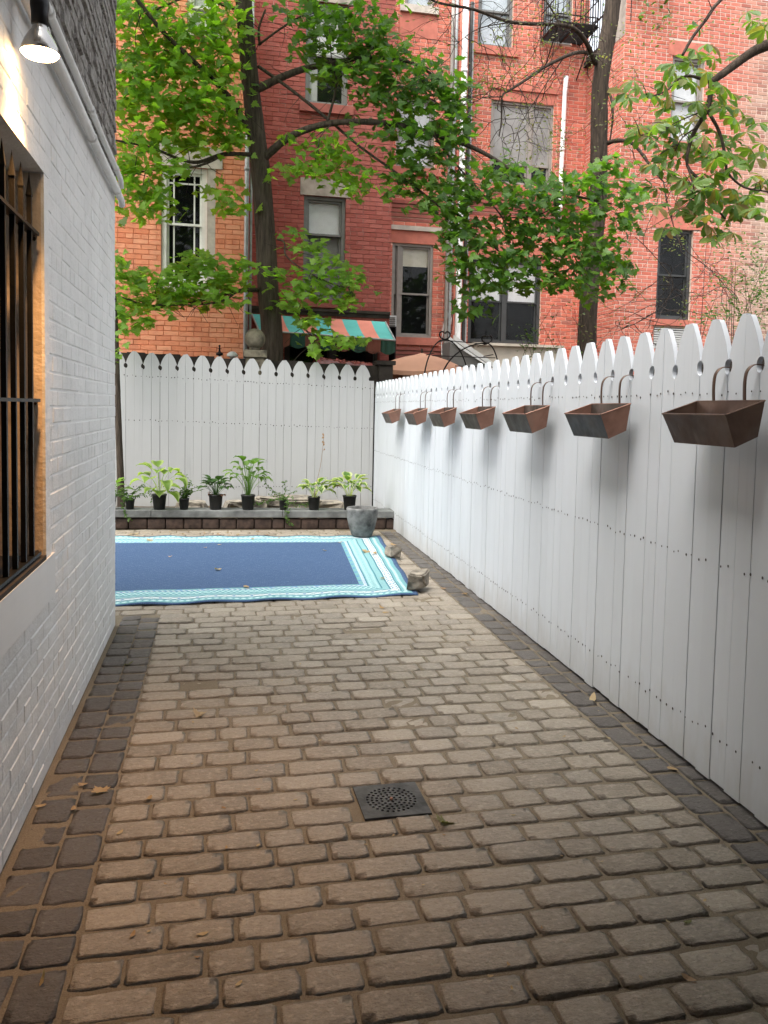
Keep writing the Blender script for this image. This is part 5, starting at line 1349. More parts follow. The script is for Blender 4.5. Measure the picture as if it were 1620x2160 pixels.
# --- climbing shrub over the right fence and creeper by the far fence
sh = thing('garden_shrub', 'light green twiggy shrub showing above the right fence at far right', 'shrub', (at(1560, 690, 9.6).x, 9.6, 0))
bx = at(1560, 690, 9.6); stems = MB(); its = []
for k in range(22):
    p = Vector((bx.x + rnd.gauss(0, .25), 9.6 + rnd.gauss(0, .3), .0)); tgt = at(rnd.uniform(1490, 1660), rnd.uniform(495, 690), 9.6 + rnd.gauss(0, .3)); m_ = (p + tgt) / 2 + Vector((rnd.gauss(0, .15), 0, .3))
    P = smooth_path([p, m_, tgt], 5); stems.tube(P, [.010 * (1 - .8 * i / (len(P) - 1)) for i in range(len(P))], 4, cap=False)
for (px, py, rx, ry, n) in ((1570, 520, 50, 26, 90), (1600, 560, 40, 30, 90), (1560, 590, 60, 22, 130), (1600, 620, 40, 30, 140), (1540, 650, 60, 22, 120), (1590, 675, 50, 24, 140), (1500, 665, 30, 14, 50), (1520, 500, 30, 20, 40), (1660, 600, 60, 90, 200)):
    cluster(its, px, py, rx, ry, 9.6, .35, n, .062, tilt=.5)
stems.build('stem', MAT['twig'], sh); scatter_leaves(sh, 'oval', its, MAT['vine'], 0, crown='foliage')
vn = thing('climbing_vine', 'sparse leafy vine twining above the right fence before the lean-to', 'vine', (at(1120, 760, 11.6).x, 11.6, 0))
st = MB(); its = []
for k in range(9):
    a = at(rnd.uniform(1090, 1230), 770, 11.6); a.z = 0; b = at(rnd.uniform(1100, 1240), rnd.uniform(640, 720), 11.6); m_ = (a + b) / 2 + Vector((rnd.gauss(0, .25), rnd.gauss(0, .2), .3))
    P = smooth_path([a, m_, b], 6); st.tube(P, [.007 * (1 - .6 * i / (len(P) - 1)) for i in range(len(P))], 4, cap=False)
    for q in P[5:]:
        for s_ in range(3): its.append((leaf_matrix(q + Vector((rnd.gauss(0, .06), rnd.gauss(0, .06), rnd.gauss(0, .05))), Vector((rnd.gauss(0, .5), -.4, .8)), rnd.uniform(0, 6.28), rnd.uniform(.04, .07)), 0))
cluster(its, 1125, 705, 26, 14, 11.6, .2, 40, .06); cluster(its, 1115, 735, 16, 18, 11.6, .2, 30, .06); cluster(its, 1165, 740, 40, 12, 11.6, .2, 25, .055)
st.build('stem', MAT['twig'], vn); scatter_leaves(vn, 'oval', its, MAT['vine'], 0, crown='foliage')
# slim trunk with ivy at the left, right by the house corner
sx = at(253, 1050, 11.0)
st_ = thing('young_tree', 'slim dark trunk with a leafy tuft beside the house corner before the back fence', 'tree', (sx.x, 11.0, 0))
limb('trunk', MAT['bark'], st_, [Vector((sx.x + .02, 11.0, .05))] + [at(x, y, 11.0) for x, y in ((254, 1000), (250, 900), (247, 800), (244, 700), (238, 600), (225, 480), (205, 300), (190, 120), (180, -60))], .048, .016, 10, 4, .12)
its = []
for (px, py, rx, ry, n) in ((252, 620, 12, 30, 14), (256, 660, 18, 30, 22), (250, 700, 14, 26, 16), (262, 690, 10, 14, 8), (235, 560, 30, 50, 40), (246, 760, 6, 30, 6), (150, 380, 50, 90, 90), (120, 220, 70, 90, 110), (140, 60, 70, 80, 110), (110, -80, 80, 80, 110)): cluster(its, px, py, rx, ry, 10.95, .15, n, .11, tilt=.6)
scatter_leaves(st_, 'maple', its, MAT['maple'], 60, crown='crown')

rp = thing('terrace_plants', 'bright green plants on the roof terrace above the side wall, top right', 'plants', TERRACE)
its = []
for k in range(420):
    its.append((leaf_matrix(Vector(TERRACE) + Vector((rnd.gauss(0, .22), rnd.uniform(-.95, .85), rnd.uniform(-.45, .9))), Vector((rnd.gauss(0, .6), rnd.gauss(-.4, .5), .7)), rnd.uniform(0, 6.28), rnd.uniform(.10, .17)), 0))
scatter_leaves(rp, 'oval', its, MAT['vine'], 0, crown='foliage')
# ------------------------------------------------------------------ blue rug
MR = {}
def m_rug():
    n = N('blue_rug_print')
    uvn = n.node('ShaderNodeUVMap'); sp = n.node('ShaderNodeSeparateXYZ'); n.put(sp.inputs[0], uvn.outputs[0]); u, v = sp.outputs[0], sp.outputs[1]
    Lx, Ly = 4.0, 3.1
    dx = n.math('MINIMUM', u, n.math('SUBTRACT', Lx, u)); dy = n.math('MINIMUM', v, n.math('SUBTRACT', Ly, v))
    d = n.math('MINIMUM', dx, dy); hor = n.math('LESS_THAN', dy, dx)
    t = n.math('ADD', n.math('MULTIPLY', u, hor), n.math('MULTIPLY', v, n.math('SUBTRACT', 1.0, hor)))
    B = (0.041, 0.076, 0.150); T = (0.135, 0.30, 0.315); TL = (0.19, 0.36, 0.37); D = (0.045, 0.16, 0.20); Wt = (0.58, 0.62, 0.62)
    stops = [(0, B), (.042, T), (.125, D), (.135, Wt), (.205, D), (.220, TL), (.270, D), (.280, T), (.375, D), (.385, Wt), (.412, T), (.450, B)]
    base = n.ramp(n.math('DIVIDE', d, 0.5), [(a / .5, c) for a, c in stops], 'CONSTANT')
    def s(f, ph=0.0): return n.math('SINE', n.math('ADD', n.math('MULTIPLY', t, f), ph))
    def band(lo, hi): return n.math('MULTIPLY', n.math('GREATER_THAN', d, lo), n.math('LESS_THAN', d, hi))
    # chain of dark rings on the white band
    c1 = n.math('ABSOLUTE', n.math('SUBTRACT', n.math('ABSOLUTE', n.math('MULTIPLY', s(45.0), .026)), n.math('ABSOLUTE', n.math('SUBTRACT', d, .170))))
    base = n.mix(n.math('MULTIPLY', band(.138, .202), n.math('LESS_THAN', c1, .0055)), base, D)
    base = n.mix(n.math('MULTIPLY', band(.150, .190), n.math('LESS_THAN', n.math('ABSOLUTE', s(22.5)), .22)), base, (0.10, 0.20, 0.34))
    # pale scallops on the teal bands
    c2 = n.math('SUBTRACT', n.math('ABSOLUTE', n.math('MULTIPLY', s(60.0), .020)), n.math('ABSOLUTE', n.math('SUBTRACT', d, .090)))
    base = n.mix(n.math('MULTIPLY', band(.060, .122), n.math('GREATER_THAN', c2, .004)), base, (0.44, 0.62, 0.62))
    c3 = n.math('ABSOLUTE', n.math('SUBTRACT', n.math('ABSOLUTE', n.math('MULTIPLY', s(70.0), .034)), n.math('ABSOLUTE', n.math('SUBTRACT', d, .328))))
    base = n.mix(n.math('MULTIPLY', band(.284, .372), n.math('LESS_THAN', c3, .008)), base, (0.44, 0.62, 0.62))
    # small blue dashes along the inner edge
    rope = n.math('GREATER_THAN', n.math('SINE', n.math('ADD', n.math('MULTIPLY', t, 150.0), n.math('MULTIPLY', d, 160.0))), .1)
    base = n.mix(n.math('MULTIPLY', band(.387, .411), rope), base, (0.09, 0.20, 0.40))
    base = n.mix(n.math('MULTIPLY', band(.424, .446), n.math('GREATER_THAN', s(34.0), .72)), base, (0.08, 0.18, 0.38))
    # woven look
    wv = n.noise(1.0, 3, .6, stretch=(14, 240, 1)); wv2 = n.noise(1.0, 2, .5, stretch=(160, 30, 1))
    base = n.mix(n.ramp(n.math('ADD', n.math('MULTIPLY', wv, .6), n.math('MULTIPLY', wv2, .4)), [(.36, 0.55), (.50, 0.0)]), base, n.mix(.6, base, (0.02, 0.035, 0.08)))
    base = n.mix(n.ramp(n.math('ADD', n.math('MULTIPLY', wv, .5), n.math('MULTIPLY', wv2, .5)), [(.52, 0.0), (.66, 0.45)]), base, (0.22, 0.28, 0.38))
    nr = n.bump(n.noise(1.0, 2, .5, stretch=(350, 350, 1)), .4, .003)
    return n.fin(base, .9, nr, 0, .15)
FLc, FRc, BRc, BLc = Vector((-2.35, 6.09, 0)), Vector((1.605, 6.215, 0)), Vector((1.885, 9.19, 0)), Vector((-2.5, 9.50, 0))
vs = []; uv = []; fs = []; nx, ny = 150, 90
for j in range(ny + 1):
    for i in range(nx + 1):
        a, b = i / nx, j / ny; p = FLc.lerp(FRc, a).lerp(BLc.lerp(BRc, a), b)
        ed = min(a * 4.0, (1 - a) * 4.0, b * 3.1, (1 - b) * 3.1); e = max(0, 1 - ed / .5)
        p.y += .012 * math.sin(p.x * 12.5 + 1) * e * (1 - .7 * max(0, 1 - ed / .05)); p.x += .004 * math.sin(p.y * 10) * e
        p.z = .010 + .009 * e * .6 * math.sin(p.x * 12.5 + 2.2) * (1 if min(b, 1 - b) * 3.1 < .5 else .3) + .004 * pnoise(Vector((p.x * 3, p.y * 3, 1))) + .003
        vs.append(p); uv.append((a * 4.0, b * 3.1))
for j in range(ny):
    for i in range(nx): k = j * (nx + 1) + i; fs.append((k, k + 1, k + nx + 2, k + nx + 1))
o_ = Vector((-.3, 7.7, 0)); nv = len(vs)
ring = list(range(nx + 1)) + [j * (nx + 1) + nx for j in range(1, ny + 1)] + [ny * (nx + 1) + i for i in range(nx - 1, -1, -1)] + [j * (nx + 1) for j in range(ny - 1, 0, -1)]
for k in ring: vs.append(vs[k] - Vector((0, 0, .007))); uv.append(uv[k])
for q in range(len(ring)): q2 = (q + 1) % len(ring); fs.append((ring[q2], ring[q], nv + q, nv + q2))
me = mesh_data('rug', [v - o_ for v in vs], fs, m_rug(), True)
ul = me.uv_layers.new(name='UVMap')
for lp in me.loops: ul.data[lp.index].uv = uv[lp.vertex_index]
ro = bpy.data.objects.new('rug', me); ro.location = o_; link(ro)
tag(ro, 'blue outdoor rug with aqua patterned border lying across the far patio', 'rug')

# ------------------------------------------------------------------ grey planter pot on the rug corner
gp = Vector((1.665, 9.16, .020))
pt = thing('planter_pot', 'empty round grey stone planter standing on the far corner of the blue rug', 'planter', gp)
mb = MB()
mb.lathe([(.0005, 0.002), (.105, .0), (.118, .008), (.150, .09), (.172, .19), (.184, .285), (.187, .312), (.183, .328), (.168, .332), (.158, .322), (.155, .28), (.150, .22), (.0005, .22)], 40, gp)
mb.build('bowl', MAT['concrete'], pt, True)
mb = MB(); mb.lathe([(.152, .232), (.08, .238), (.0005, .235)], 30, gp); mb.build('soil', MAT['soil'], pt, True)

# ------------------------------------------------------------------ copper troughs hooked into the fence holes
ys = sorted(HOLE_Y)
tr_y = [2.756, 3.751, 4.78, 5.85, 6.965, 8.125, 9.28]
def trough_meshes(seed):
    r = random.Random(seed)
    bt = .218; bb = .205; back_o, front_t, front_b = .055, .207, .156; zb_, zf = .0, -.054; zB, zFb = -.130, -.170
    c = [(-bt, back_o, zb_), (bt, back_o, zb_), (bt, front_t, zf), (-bt, front_t, zf), (-bb, back_o + .012, zB), (bb, back_o + .012, zB), (bb, front_b, zFb), (-bb, front_b, zFb)]
    def wallpart(idx, th=.0022):
        q = [Vector(c[i]) for i in idx]; n = (q[1] - q[0]).cross(q[3] - q[0]).normalized(); ctr = Vector((0, .12, -.07))
        if n.dot(q[0] - ctr) < 0: n = -n
        vs = q + [p - n * th for p in q]
        # a slightly dented sheet: subdivided front
        return vs, [(0, 1, 2, 3), (7, 6, 5, 4), (0, 4, 5, 1), (1, 5, 6, 2), (2, 6, 7, 3), (3, 7, 4, 0)]
    front = MB(); front.add(*wallpart((3, 2, 6, 7)))
    side = MB(); side.add(*wallpart((0, 3, 7, 4))); side2 = MB(); side2.add(*wallpart((1, 2, 6, 5)))
    back = MB(); back.add(*wallpart((0, 1, 5, 4))); back.add(*wallpart((4, 5, 6, 7)))
    rim = MB(); P = [Vector(c[i]) for i in (0, 1, 2, 3)]
    for i in range(4): rim.tube([P[i], P[(i + 1) % 4]], .0035, 6)
    return front, side, side2, back, rim
LABELS = ['nearest and largest-looking copper trough, dark brown all over, cut by the right edge', 'second copper trough from the camera, with brown near end and streaked grey front',
          'third copper trough from the camera, with water-marked brown near end', 'middle copper trough of the seven, its near end blotched with dark spots',
          'copper trough third from the far end, between the blotched one and a smaller pair', 'copper trough second from the far end of the white fence', 'farthest and smallest-looking copper trough, next to the fence corner']
FMl = Matrix(((FD.x, FN.x, 0, 0), (FD.y, FN.y, 0, 0), (0, 0, 1, 0), (0, 0, 0, 1)))      # local x away from camera, y out from the fence
for k, yc in enumerate(tr_y):
    i = min(range(len(ys) - 1), key=lambda q: abs((ys[q] + ys[q + 1]) / 2 - yc)); h0, h1 = ys[i], ys[i + 1]; yc = (h0 + h1) / 2
    zc = 1.556 - .0085 * (yc - 2.75)
    M = Matrix.Translation((fence_x(yc), yc, zc)) @ FMl
    t = thing('copper_trough', LABELS[k], 'hanging planter', (fence_x(yc), yc, zc), 'copper troughs hung along the white fence')
    parts = trough_meshes(k)
    for nm, mb, mt_ in zip(('front_panel', 'end_panel', 'end_panel', 'back_panel', 'rim'), parts, (MAT['copper_dark'] if k else MAT['copper'], MAT['copper'], MAT['copper'], MAT['copper_dark'], MAT['copper'])):
        if k == 0: mt_ = MAT.setdefault('copper_brown', m_copper('copper_brown', [(0.07, 0.042, 0.032), (0.12, 0.075, 0.056), (0.17, 0.11, 0.082)], .45))
        mb.v = [M @ v for v in mb.v]; mb.build(nm, mt_, t)
    for hy in (h0, h1):
        lx = hy - yc; mb = MB(); zt = (1.888 - .0018 * (hy - 2.5) - .203) - zc
        path = [(lx, -.022, zt - .03), (lx, -.024, zt), (lx, -.005, zt + .006), (lx, .020, zt + .006), (lx, .040, zt - .004), (lx, .054, zt - .028), (lx, .058, zt - .07), (lx, .056, .01), (lx, .053, -.05)]
        P = smooth_path(path, 3); vs = []; fs = []; w2 = .0085
        for q, p in enumerate(P):
            tg = (P[min(q + 1, len(P) - 1)] - P[max(q - 1, 0)]).normalized(); nn = Vector((1, 0, 0)).cross(tg) * .0016
            vs += [p + Vector((-w2, 0, 0)) + nn, p + Vector((w2, 0, 0)) + nn, p + Vector((w2, 0, 0)) - nn, p + Vector((-w2, 0, 0)) - nn]
        for q in range(len(P) - 1):
            for e in range(4): fs.append((q * 4 + e, q * 4 + (e + 1) % 4, q * 4 + 4 + (e + 1) % 4, q * 4 + 4 + e))
        mb.add([M @ v for v in vs], fs); mb.build('hook', MAT['copper_brown'] if 'copper_brown' in MAT else MAT['copper'], t, True)

# ------------------------------------------------------------------ potted plants on the cap of the bed
CAPZ = .229
def pot_at(px, w_px, name, label, group=None, y_off=.0, green=False, pyb=1077):
    d = ray(px, pyb); X = d.x / d.y * 9.86; Yp = BED(X) + .115 + y_off; X = d.x / d.y * Yp
    loc = Vector((X, Yp, CAPZ)); t = thing(name, label, 'potted plant', loc, 'potted plants lined up on the bluestone cap')
    r = w_px / 1700 * (Yp * .985) / 2; h = r * 2 * 1.06
    mb = MB(); mb.lathe([(.0005, .001), (r * .76, 0), (r * .78, .004), (r * .96, h * .90), (r * 1.03, h * .905), (r * 1.03, h), (r * .95, h), (r * .90, h * .80)], 24, loc); mb.build('pot', MAT['pot_green'] if green else MAT['pot'], t, True)
    if green:
        mb = MB(); mb.lathe([(r * .868, h * .46), (r * .872 , h * .46), (r * .915, h * .64), (r * .905, h * .64)], 24, loc); mb.build('label_band', MAT['band'], t, True)
    mb = MB(); mb.lathe([(r * .91, h * .84), (.0005, h * .87)], 16, loc); mb.build('potting_soil', MAT['soil'], t)
    return t, loc + Vector((0, 0, h * .86)), r
def hosta_leaf(mat, base, yaw, reach, rise, blade, width, droop, lean=.0):
    """petiole from the base, then an arching blade; the band value runs from midrib (0) to margin (1)"""
    d = Vector((math.cos(yaw), math.sin(yaw), 0)); s_ = Vector((-d.y, d.x, 0)); vs = []; fs = []; bd = []
    tip0 = base + d * reach + Vector((0, 0, rise)); ctrl = base + d * reach * .35 + Vector((0, 0, rise * .75))
    def bez(t): return base * (1 - t) ** 2 + ctrl * 2 * t * (1 - t) + tip0 * t * t
    wp = .0042
    for k in range(5):
        p = bez(k / 4); vs += [p - s_ * wp, p + Vector((0, 0, -wp)) , p + s_ * wp]; bd += [.9 if k < 3 else .3] * 3
    for k in range(4):
        for e in range(2): a = k * 3 + e; fs.append((a, a + 1, a + 4, a + 3))
    b0 = len(vs); dirv = (tip0 - ctrl).normalized(); n = 7; p = tip0.copy(); prof = [.10, .62, .95, 1.0, .82, .48, .16, .0]
    ang = math.asin(max(-1, min(1, dirv.z)))
    for k in range(n + 1):
        w_ = width * 1.45 * prof[k] / 2; cup = .35
        nrm = (d * -math.sin(ang) + Vector((0, 0, math.cos(ang))))
        for q, f in ((-1, 1), (-.55, .5), (0, 0), (.55, .5), (1, 1)):
            wav = .10 * width * math.sin(k * 2.3 + q * 2) * abs(q); vs.append(p + s_ * (w_ * q) + nrm * (cup * w_ * abs(q) + wav * .5)); bd.append(abs(q))
        ang -= droop / n; p = p + (d * math.cos(ang) + Vector((0, 0, math.sin(ang)))) * (blade / n)
    for k in range(n):
        for q in range(4): a = b0 + k * 5 + q; fs.append((a, a + 1, a + 6, a + 5))
    me = mesh_data('leaf', vs, fs, mat, True); a = me.attributes.new('band', 'FLOAT', 'POINT'); a.data.foreach_set('value', bd); return me
def hosta(t, base, mat, n, reach, rise, blade, width, droop, seed, yaws=None, spread=.2):
    r = random.Random(seed)
    for k in range(n):
        f = k / max(1, n - 1); yaw = (yaws[k] if yaws and k < len(yaws) else k * 2.399 + r.uniform(-.3, .3))
        inner = 1 - .55 * f
        b = base + Vector((math.cos(yaw), math.sin(yaw), 0)) * r.uniform(.005, .03)
        me = hosta_leaf(mat, b, yaw, reach * inner * r.uniform(.75, 1.15), rise * (0.62 + .55 * f) * r.uniform(.85, 1.15), blade * r.uniform(.8, 1.15), width * r.uniform(.8, 1.1), droop * r.uniform(.7, 1.3) * (1.1 - .4 * f), 0)
        link(bpy.data.objects.new('leaf', me), t)
MAT['h_lime'] = m_leaf('lime_hosta', [(0.12, 0.20, 0.035), (0.10, 0.17, 0.03), (0.15, 0.24, 0.045)], .4, edge=(0.26, 0.33, 0.12))
MAT['h_green'] = m_leaf('green_hosta', [(0.06, 0.13, 0.025), (0.085, 0.16, 0.035), (0.12, 0.20, 0.05)], .4)
MAT['h_dark'] = m_leaf('dark_glossy_leaf', [(0.022, 0.058, 0.016), (0.035, 0.08, 0.02), (0.05, 0.10, 0.026)], .25, rough=.3)
MAT['h_var'] = m_leaf('variegated_hosta', [(0.07, 0.15, 0.03), (0.095, 0.18, 0.04), (0.06, 0.13, 0.03)], .35, edge=(0.40, 0.44, 0.24))
MAT['h_red'] = m_leaf('red_brown_leaf', [(0.14, 0.055, 0.03), (0.10, 0.05, 0.025)], .25, rough=.4)
def bushy(t, base, n, length, up, mat, size, seed, name='stem', trail=None):
    r = random.Random(seed); st = MB(); its = []
    for k in range(n):
        yaw = r.uniform(0, 6.28); d = Vector((math.cos(yaw) * (1 - up), math.sin(yaw) * (1 - up), up * r.uniform(.7, 1.2))); p = base.copy(); P = [p.copy()]; L = length * r.uniform(.5, 1.1)
        for s_ in range(7):
            d = d + Vector((r.gauss(0, .15), r.gauss(0, .15), -.06)); p = p + d.normalized() * L / 7; P.append(p.copy())
        st.tube(P, .0022, 4, cap=False)
        for q in P[1:]:
            for e in (0, 1): its.append((leaf_matrix(q, Vector((r.gauss(0, .4), r.gauss(-.3, .4), .9)), r.uniform(0, 6.28), size * r.uniform(.7, 1.2)), 0))
    if trail:
        for pts in trail:
            P = smooth_path(pts, 5); st.tube(P, .0024, 4, cap=False)
            for q in P:
                for e in range(3): its.append((leaf_matrix(q + Vector((r.gauss(0, .012), r.gauss(0, .012), r.gauss(0, .01))), Vector((r.gauss(0, .5), r.gauss(-.6, .4), .6)), r.uniform(0, 6.28), size * r.uniform(.7, 1.2)), 0))
    st.build(name, MAT['vine'], t); scatter_leaves(t, 'oval', its, mat, 24, crown='foliage', r=r)
t, b, r_ = pot_at(274, 20, 'potted_vinca', 'small black pot of small-leaved trailing plant nearest the house corner', pyb=1078)
capf = lambda x: BED(x)
bushy(t, b, 12, .26, .5, MAT['vine'], .040, 1, trail=[[b, b + Vector((-.06, -.12, .03)), Vector((b.x - .05, capf(b.x) - .03, CAPZ - .02)), Vector((b.x + .0, capf(b.x) - .035, CAPZ - .10))], [b, b + Vector((-.10, 0, .10)), b + Vector((-.22, -.03, .06)), b + Vector((-.34, -.05, -.03))], [b, b + Vector((.10, 0, .16)), b + Vector((.2, 0, .14)), b + Vector((.27, -.02, .02))]])
t, b, r_ = pot_at(232, 26, 'potted_hosta', 'hosta leaf clump half hidden behind the corner of the white wall')
hosta(t, b, MAT['h_green'], 9, .12, .17, .15, .085, .9, 11)
t, b, r_ = pot_at(336, 30, 'potted_hosta', 'lime green hosta with big cream-edged drooping leaves in a black pot', pyb=1079)
hosta(t, b, MAT['h_lime'], 11, .20, .30, .21, .125, 1.7, 12, yaws=[3.3, -.45, -1.2, -2.0, .1, 2.6, 1.2, .6, -1.6, 3.0, 1.8])
hosta(t, b, MAT['h_lime'], 4, .13, .08, .20, .12, 1.5, 13, yaws=[-.7, -1.5, -2.2, -.2])
t, b, r_ = pot_at(388, 22, 'potted_vinca', 'upright small-leaved bushy plant in a small pot right of the lime hosta', pyb=1078)
bushy(t, b, 15, .26, .72, MAT['vine'], .040, 2, trail=[[b, b + Vector((.03, 0, .14)), b + Vector((.02, .0, .30))]])
t, b, r_ = pot_at(455, 30, 'potted_plant', 'dark glossy-leaved plant with a few reddish leaves in a black pot')
hosta(t, b, MAT['h_dark'], 27, .12, .17, .11, .075, 1.0, 14); hosta(t, b, MAT['h_red'], 4, .07, .03, .06, .05, .9, 15, yaws=[-.4, -1.0, -2.6, 3.3])
t, b, r_ = pot_at(523, 30, 'potted_hosta', 'tall plain green hosta on long arching stalks, in the middle of the row')
hosta(t, b, MAT['h_green'], 30, .20, .36, .14, .075, 1.6, 16)
t, b, r_ = pot_at(598, 20, 'potted_vinca', 'small pot whose long leafy trailer hangs down over the stone cap', pyb=1078)
fy_ = capf(b.x + .05)
bushy(t, b, 8, .24, .55, MAT['vine'], .036, 3, trail=[[b, b + Vector((.03, -.10, .0)), Vector((b.x + .02, fy_ - .03, CAPZ + .0)), Vector((b.x + .03, fy_ - .035, CAPZ - .08)), Vector((b.x + .09, fy_ - .03, CAPZ - .17))], [b, b + Vector((-.12, 0, .12)), b + Vector((-.22, .02, .22)), b + Vector((-.25, .02, .32))], [b, b + Vector((-.1, -.02, .02)), b + Vector((-.26, .0, -.02)), b + Vector((-.34, 0, -.03))], [b, b + Vector((.12, -.04, -.03)), b + Vector((.28, -.02, -.04)), b + Vector((.36, 0, -.03))], [b, b + Vector((0.02, 0, .12)), b + Vector((.01, 0, .24))]])
t, b, r_ = pot_at(662, 27, 'potted_hosta', 'variegated hosta with a tall dry flower stalk', pyb=1077)
hosta(t, b, MAT['h_var'], 19, .13, .17, .14, .08, 1.3, 17)
mb = MB(); S = [b, b + Vector((.03, 0, .2)), b + Vector((.075, .01, .40)), b + Vector((.10, .02, .60)), b + Vector((.115, .02, .78))]; P = smooth_path(S, 4); mb.tube(P, [.0035] * 4 + [.0026] * (len(P) - 4), 5)
for q in range(9): p = P[-1 - q // 2] + Vector((rnd.gauss(0, .014), rnd.gauss(0, .014), rnd.gauss(0, .012))); mb.add([p + Vector((-.012, 0, 0)), p + Vector((.008, -.008, .012)), p + Vector((.004, .006, .03)), p + Vector((-.008, 0, .022))], [(0, 1, 2, 3)])
mb.build('flower_stalk', MAT['dry'], t)
t, b, r_ = pot_at(737, 30, 'potted_hosta', 'variegated hosta in a green labelled pot just behind the grey planter')
hosta(t, b, MAT['h_var'], 22, .15, .20, .16, .09, 1.2, 18)
link(bpy.data.objects.new('leaf', hosta_leaf(MAT['dry'], b, 3.0, .10, .13, .12, .07, 1.2)), t)['label'] = 'withered tan leaf'

# ------------------------------------------------------------------ rocks
def rock(name, label, c, size, seed, group=None, squash=(1, 1, 1), rz=0):
    r = random.Random(seed); bm = bmesh.new()
    bmesh.ops.create_cube(bm, size=1.7)
    for v in bm.verts: v.co += Vector((r.uniform(-1, 1), r.uniform(-1, 1), r.uniform(-1, 1))) * .30
    bmesh.ops.bevel(bm, geom=bm.edges[:], offset=.16, segments=2, affect='EDGES')
    bmesh.ops.triangulate(bm, faces=bm.faces[:]); bmesh.ops.subdivide_edges(bm, edges=bm.edges[:], cuts=1)
    for v in bm.verts: v.co += Vector((pnoise(v.co * 1.7 + Vector((seed, 0, 0))), pnoise(v.co * 1.7 + Vector((0, seed, 3))), pnoise(v.co * 1.7 + Vector((5, 0, seed))))) * .16
    Rm_ = Matrix.Rotation(rz, 3, 'Z')
    for v in bm.verts:
        v.co += v.co.normalized() * .07 * pnoise(v.co * 2.3 + Vector((seed, 0, 0))); v.co = Rm_ @ Vector((v.co.x * size[0], v.co.y * size[1], v.co.z * size[2]))
    zmin = min(v.co.z for v in bm.verts)
    for v in bm.verts: v.co.z -= zmin
    me = bpy.data.meshes.new(name); bm.to_mesh(me); bm.free(); me.materials.append(MAT['rock'])
    o = bpy.data.objects.new(name, me); o.location = c; link(o); return tag(o, label, 'rock', group)
p = on_ground(832, 1183); rock('weight_stone', 'squarish buff stone holding down the right edge of the blue rug', (p.x + .01, p.y + .12, .012), (.064, .078, .068), 5, rz=.3)
p = on_ground(890, 1253); rock('weight_stone', 'larger wedge-shaped grey stone on the near right corner of the blue rug', (p.x, p.y + .14, .012), (.092, .125, .078), 9, rz=-.4)
def rock_px(px, pyt, Y, w_, d_, h_, seed, lab):
    p = at(px, pyt, Y); rock('bed_rock', lab, (p.x, Y, p.z - h_ * 1.6), (w_, d_, h_), seed)
rock_px(575, 1048, 10.75, .24, .3, .11, 21, 'grey rock in the planting bed just left of the trailing pot')
rock_px(622, 1052, 10.7, .33, .3, .10, 22, 'long flat rock in the bed between trailing pot and stalked hosta')
rock_px(690, 1060, 10.7, .26, .3, .09, 23, 'low rock in the bed between the two variegated hostas')
rock_px(495, 1062, 10.6, .16, .2, .06, 24, 'pale low rock in the bed left of the tall green hosta')
rock_px(405, 1060, 10.8, .20, .2, .06, 25, 'low rock in the bed behind the upright bushy plant')
rock_px(545, 1058, 10.5, .10, .12, .07, 26, 'small pale rock in the bed right of the tall green hosta')

# ------------------------------------------------------------------ fallen leaves
def dry_leaf_mesh(kind, seed, mat):
    r = random.Random(seed); vs, fs, bd = leaf_local(kind, r); ax = r.uniform(0, 3.14); k_ = r.uniform(.3, .9)
    out = []
    for x, y, z in vs:
        y -= .45; q = x * math.cos(ax) + y * math.sin(ax); out.append((x, y, k_ * q * q + .12 * math.sin(5 * x + seed) * abs(y) + .02))
    me = mesh_data('fallen_leaf', out, fs, mat); a = me.attributes.new('band', 'FLOAT', 'POINT'); a.data.foreach_set('value', [0.0] * len(out)); return me
DM = [dry_leaf_mesh('maple', 40 + i, MAT['dry']) for i in range(4)]; DO = [dry_leaf_mesh('oval', 60 + i, MAT['dry']) for i in range(5)]; DG = [dry_leaf_mesh('maple', 80, MAT['dry_green']), dry_leaf_mesh('oval', 81, MAT['dry_green'])]
G1 = 'dry leaves scattered over the patio'
def fallen(me, px, py, size, label, z=.004, group=None, tiltx=0.0):
    p = on_ground(px, py, z); o = bpy.data.objects.new('fallen_leaf', me); p.z = z
    M = Matrix.Translation(p) @ Matrix.Rotation(rnd.uniform(0, 6.28), 4, 'Z') @ Matrix.Rotation(tiltx, 4, 'X') @ Matrix.Diagonal((size * .82, size * .82, size * .82, 1)); link(o, None, M); return tag(o, label, 'leaf', group or G1)
ZR = .022
fallen(DM[0], 208, 1667, .085, 'large tan maple leaf on the dark pavers of the left border')
fallen(DM[1], 423, 1506, .085, 'tan maple leaf on brown pavers left of centre, midway to the rug')
fallen(DG[0], 937, 1735, .085, 'curled olive leaf with a stalk just right of the floor drain', tiltx=.4)
fallen(DG[0], 274, 1400, .07, 'dark olive leaf on the left border beside the white wall', tiltx=.5)
fallen(DM[2], 314, 1139, .10, 'large orange-brown leaf on the far edge of the rug near the wall', ZR, tiltx=.3)
fallen(DM[3], 770, 1163, .12, 'rusty leaf cluster on the right border of the rug', ZR, tiltx=.4)
fallen(DO[0], 790, 1167, .11, 'curled straw-coloured leaf beside the rusty one on the rug border', ZR)
fallen(DM[0], 683, 1161, .07, 'tan leaf at the right end of the rug\'s blue field', ZR, tiltx=.3)
fallen(DM[1], 458, 1201, .08, 'tan leaf in the middle of the rug\'s blue field', ZR)
fallen(DM[2], 462, 1149, .06, 'tan leaf near the far edge of the blue field', ZR); fallen(DM[0], 432, 1155, .05, 'pale leaf near the far edge of the blue field, left of the tan one', ZR)
fallen(DM[3], 358, 1174, .05, 'pale leaf on the blue field nearest the house corner', ZR)
fallen(DO[2], 520, 1238, .10, 'thin dark twig-like leaf near the front edge of the blue field', ZR)
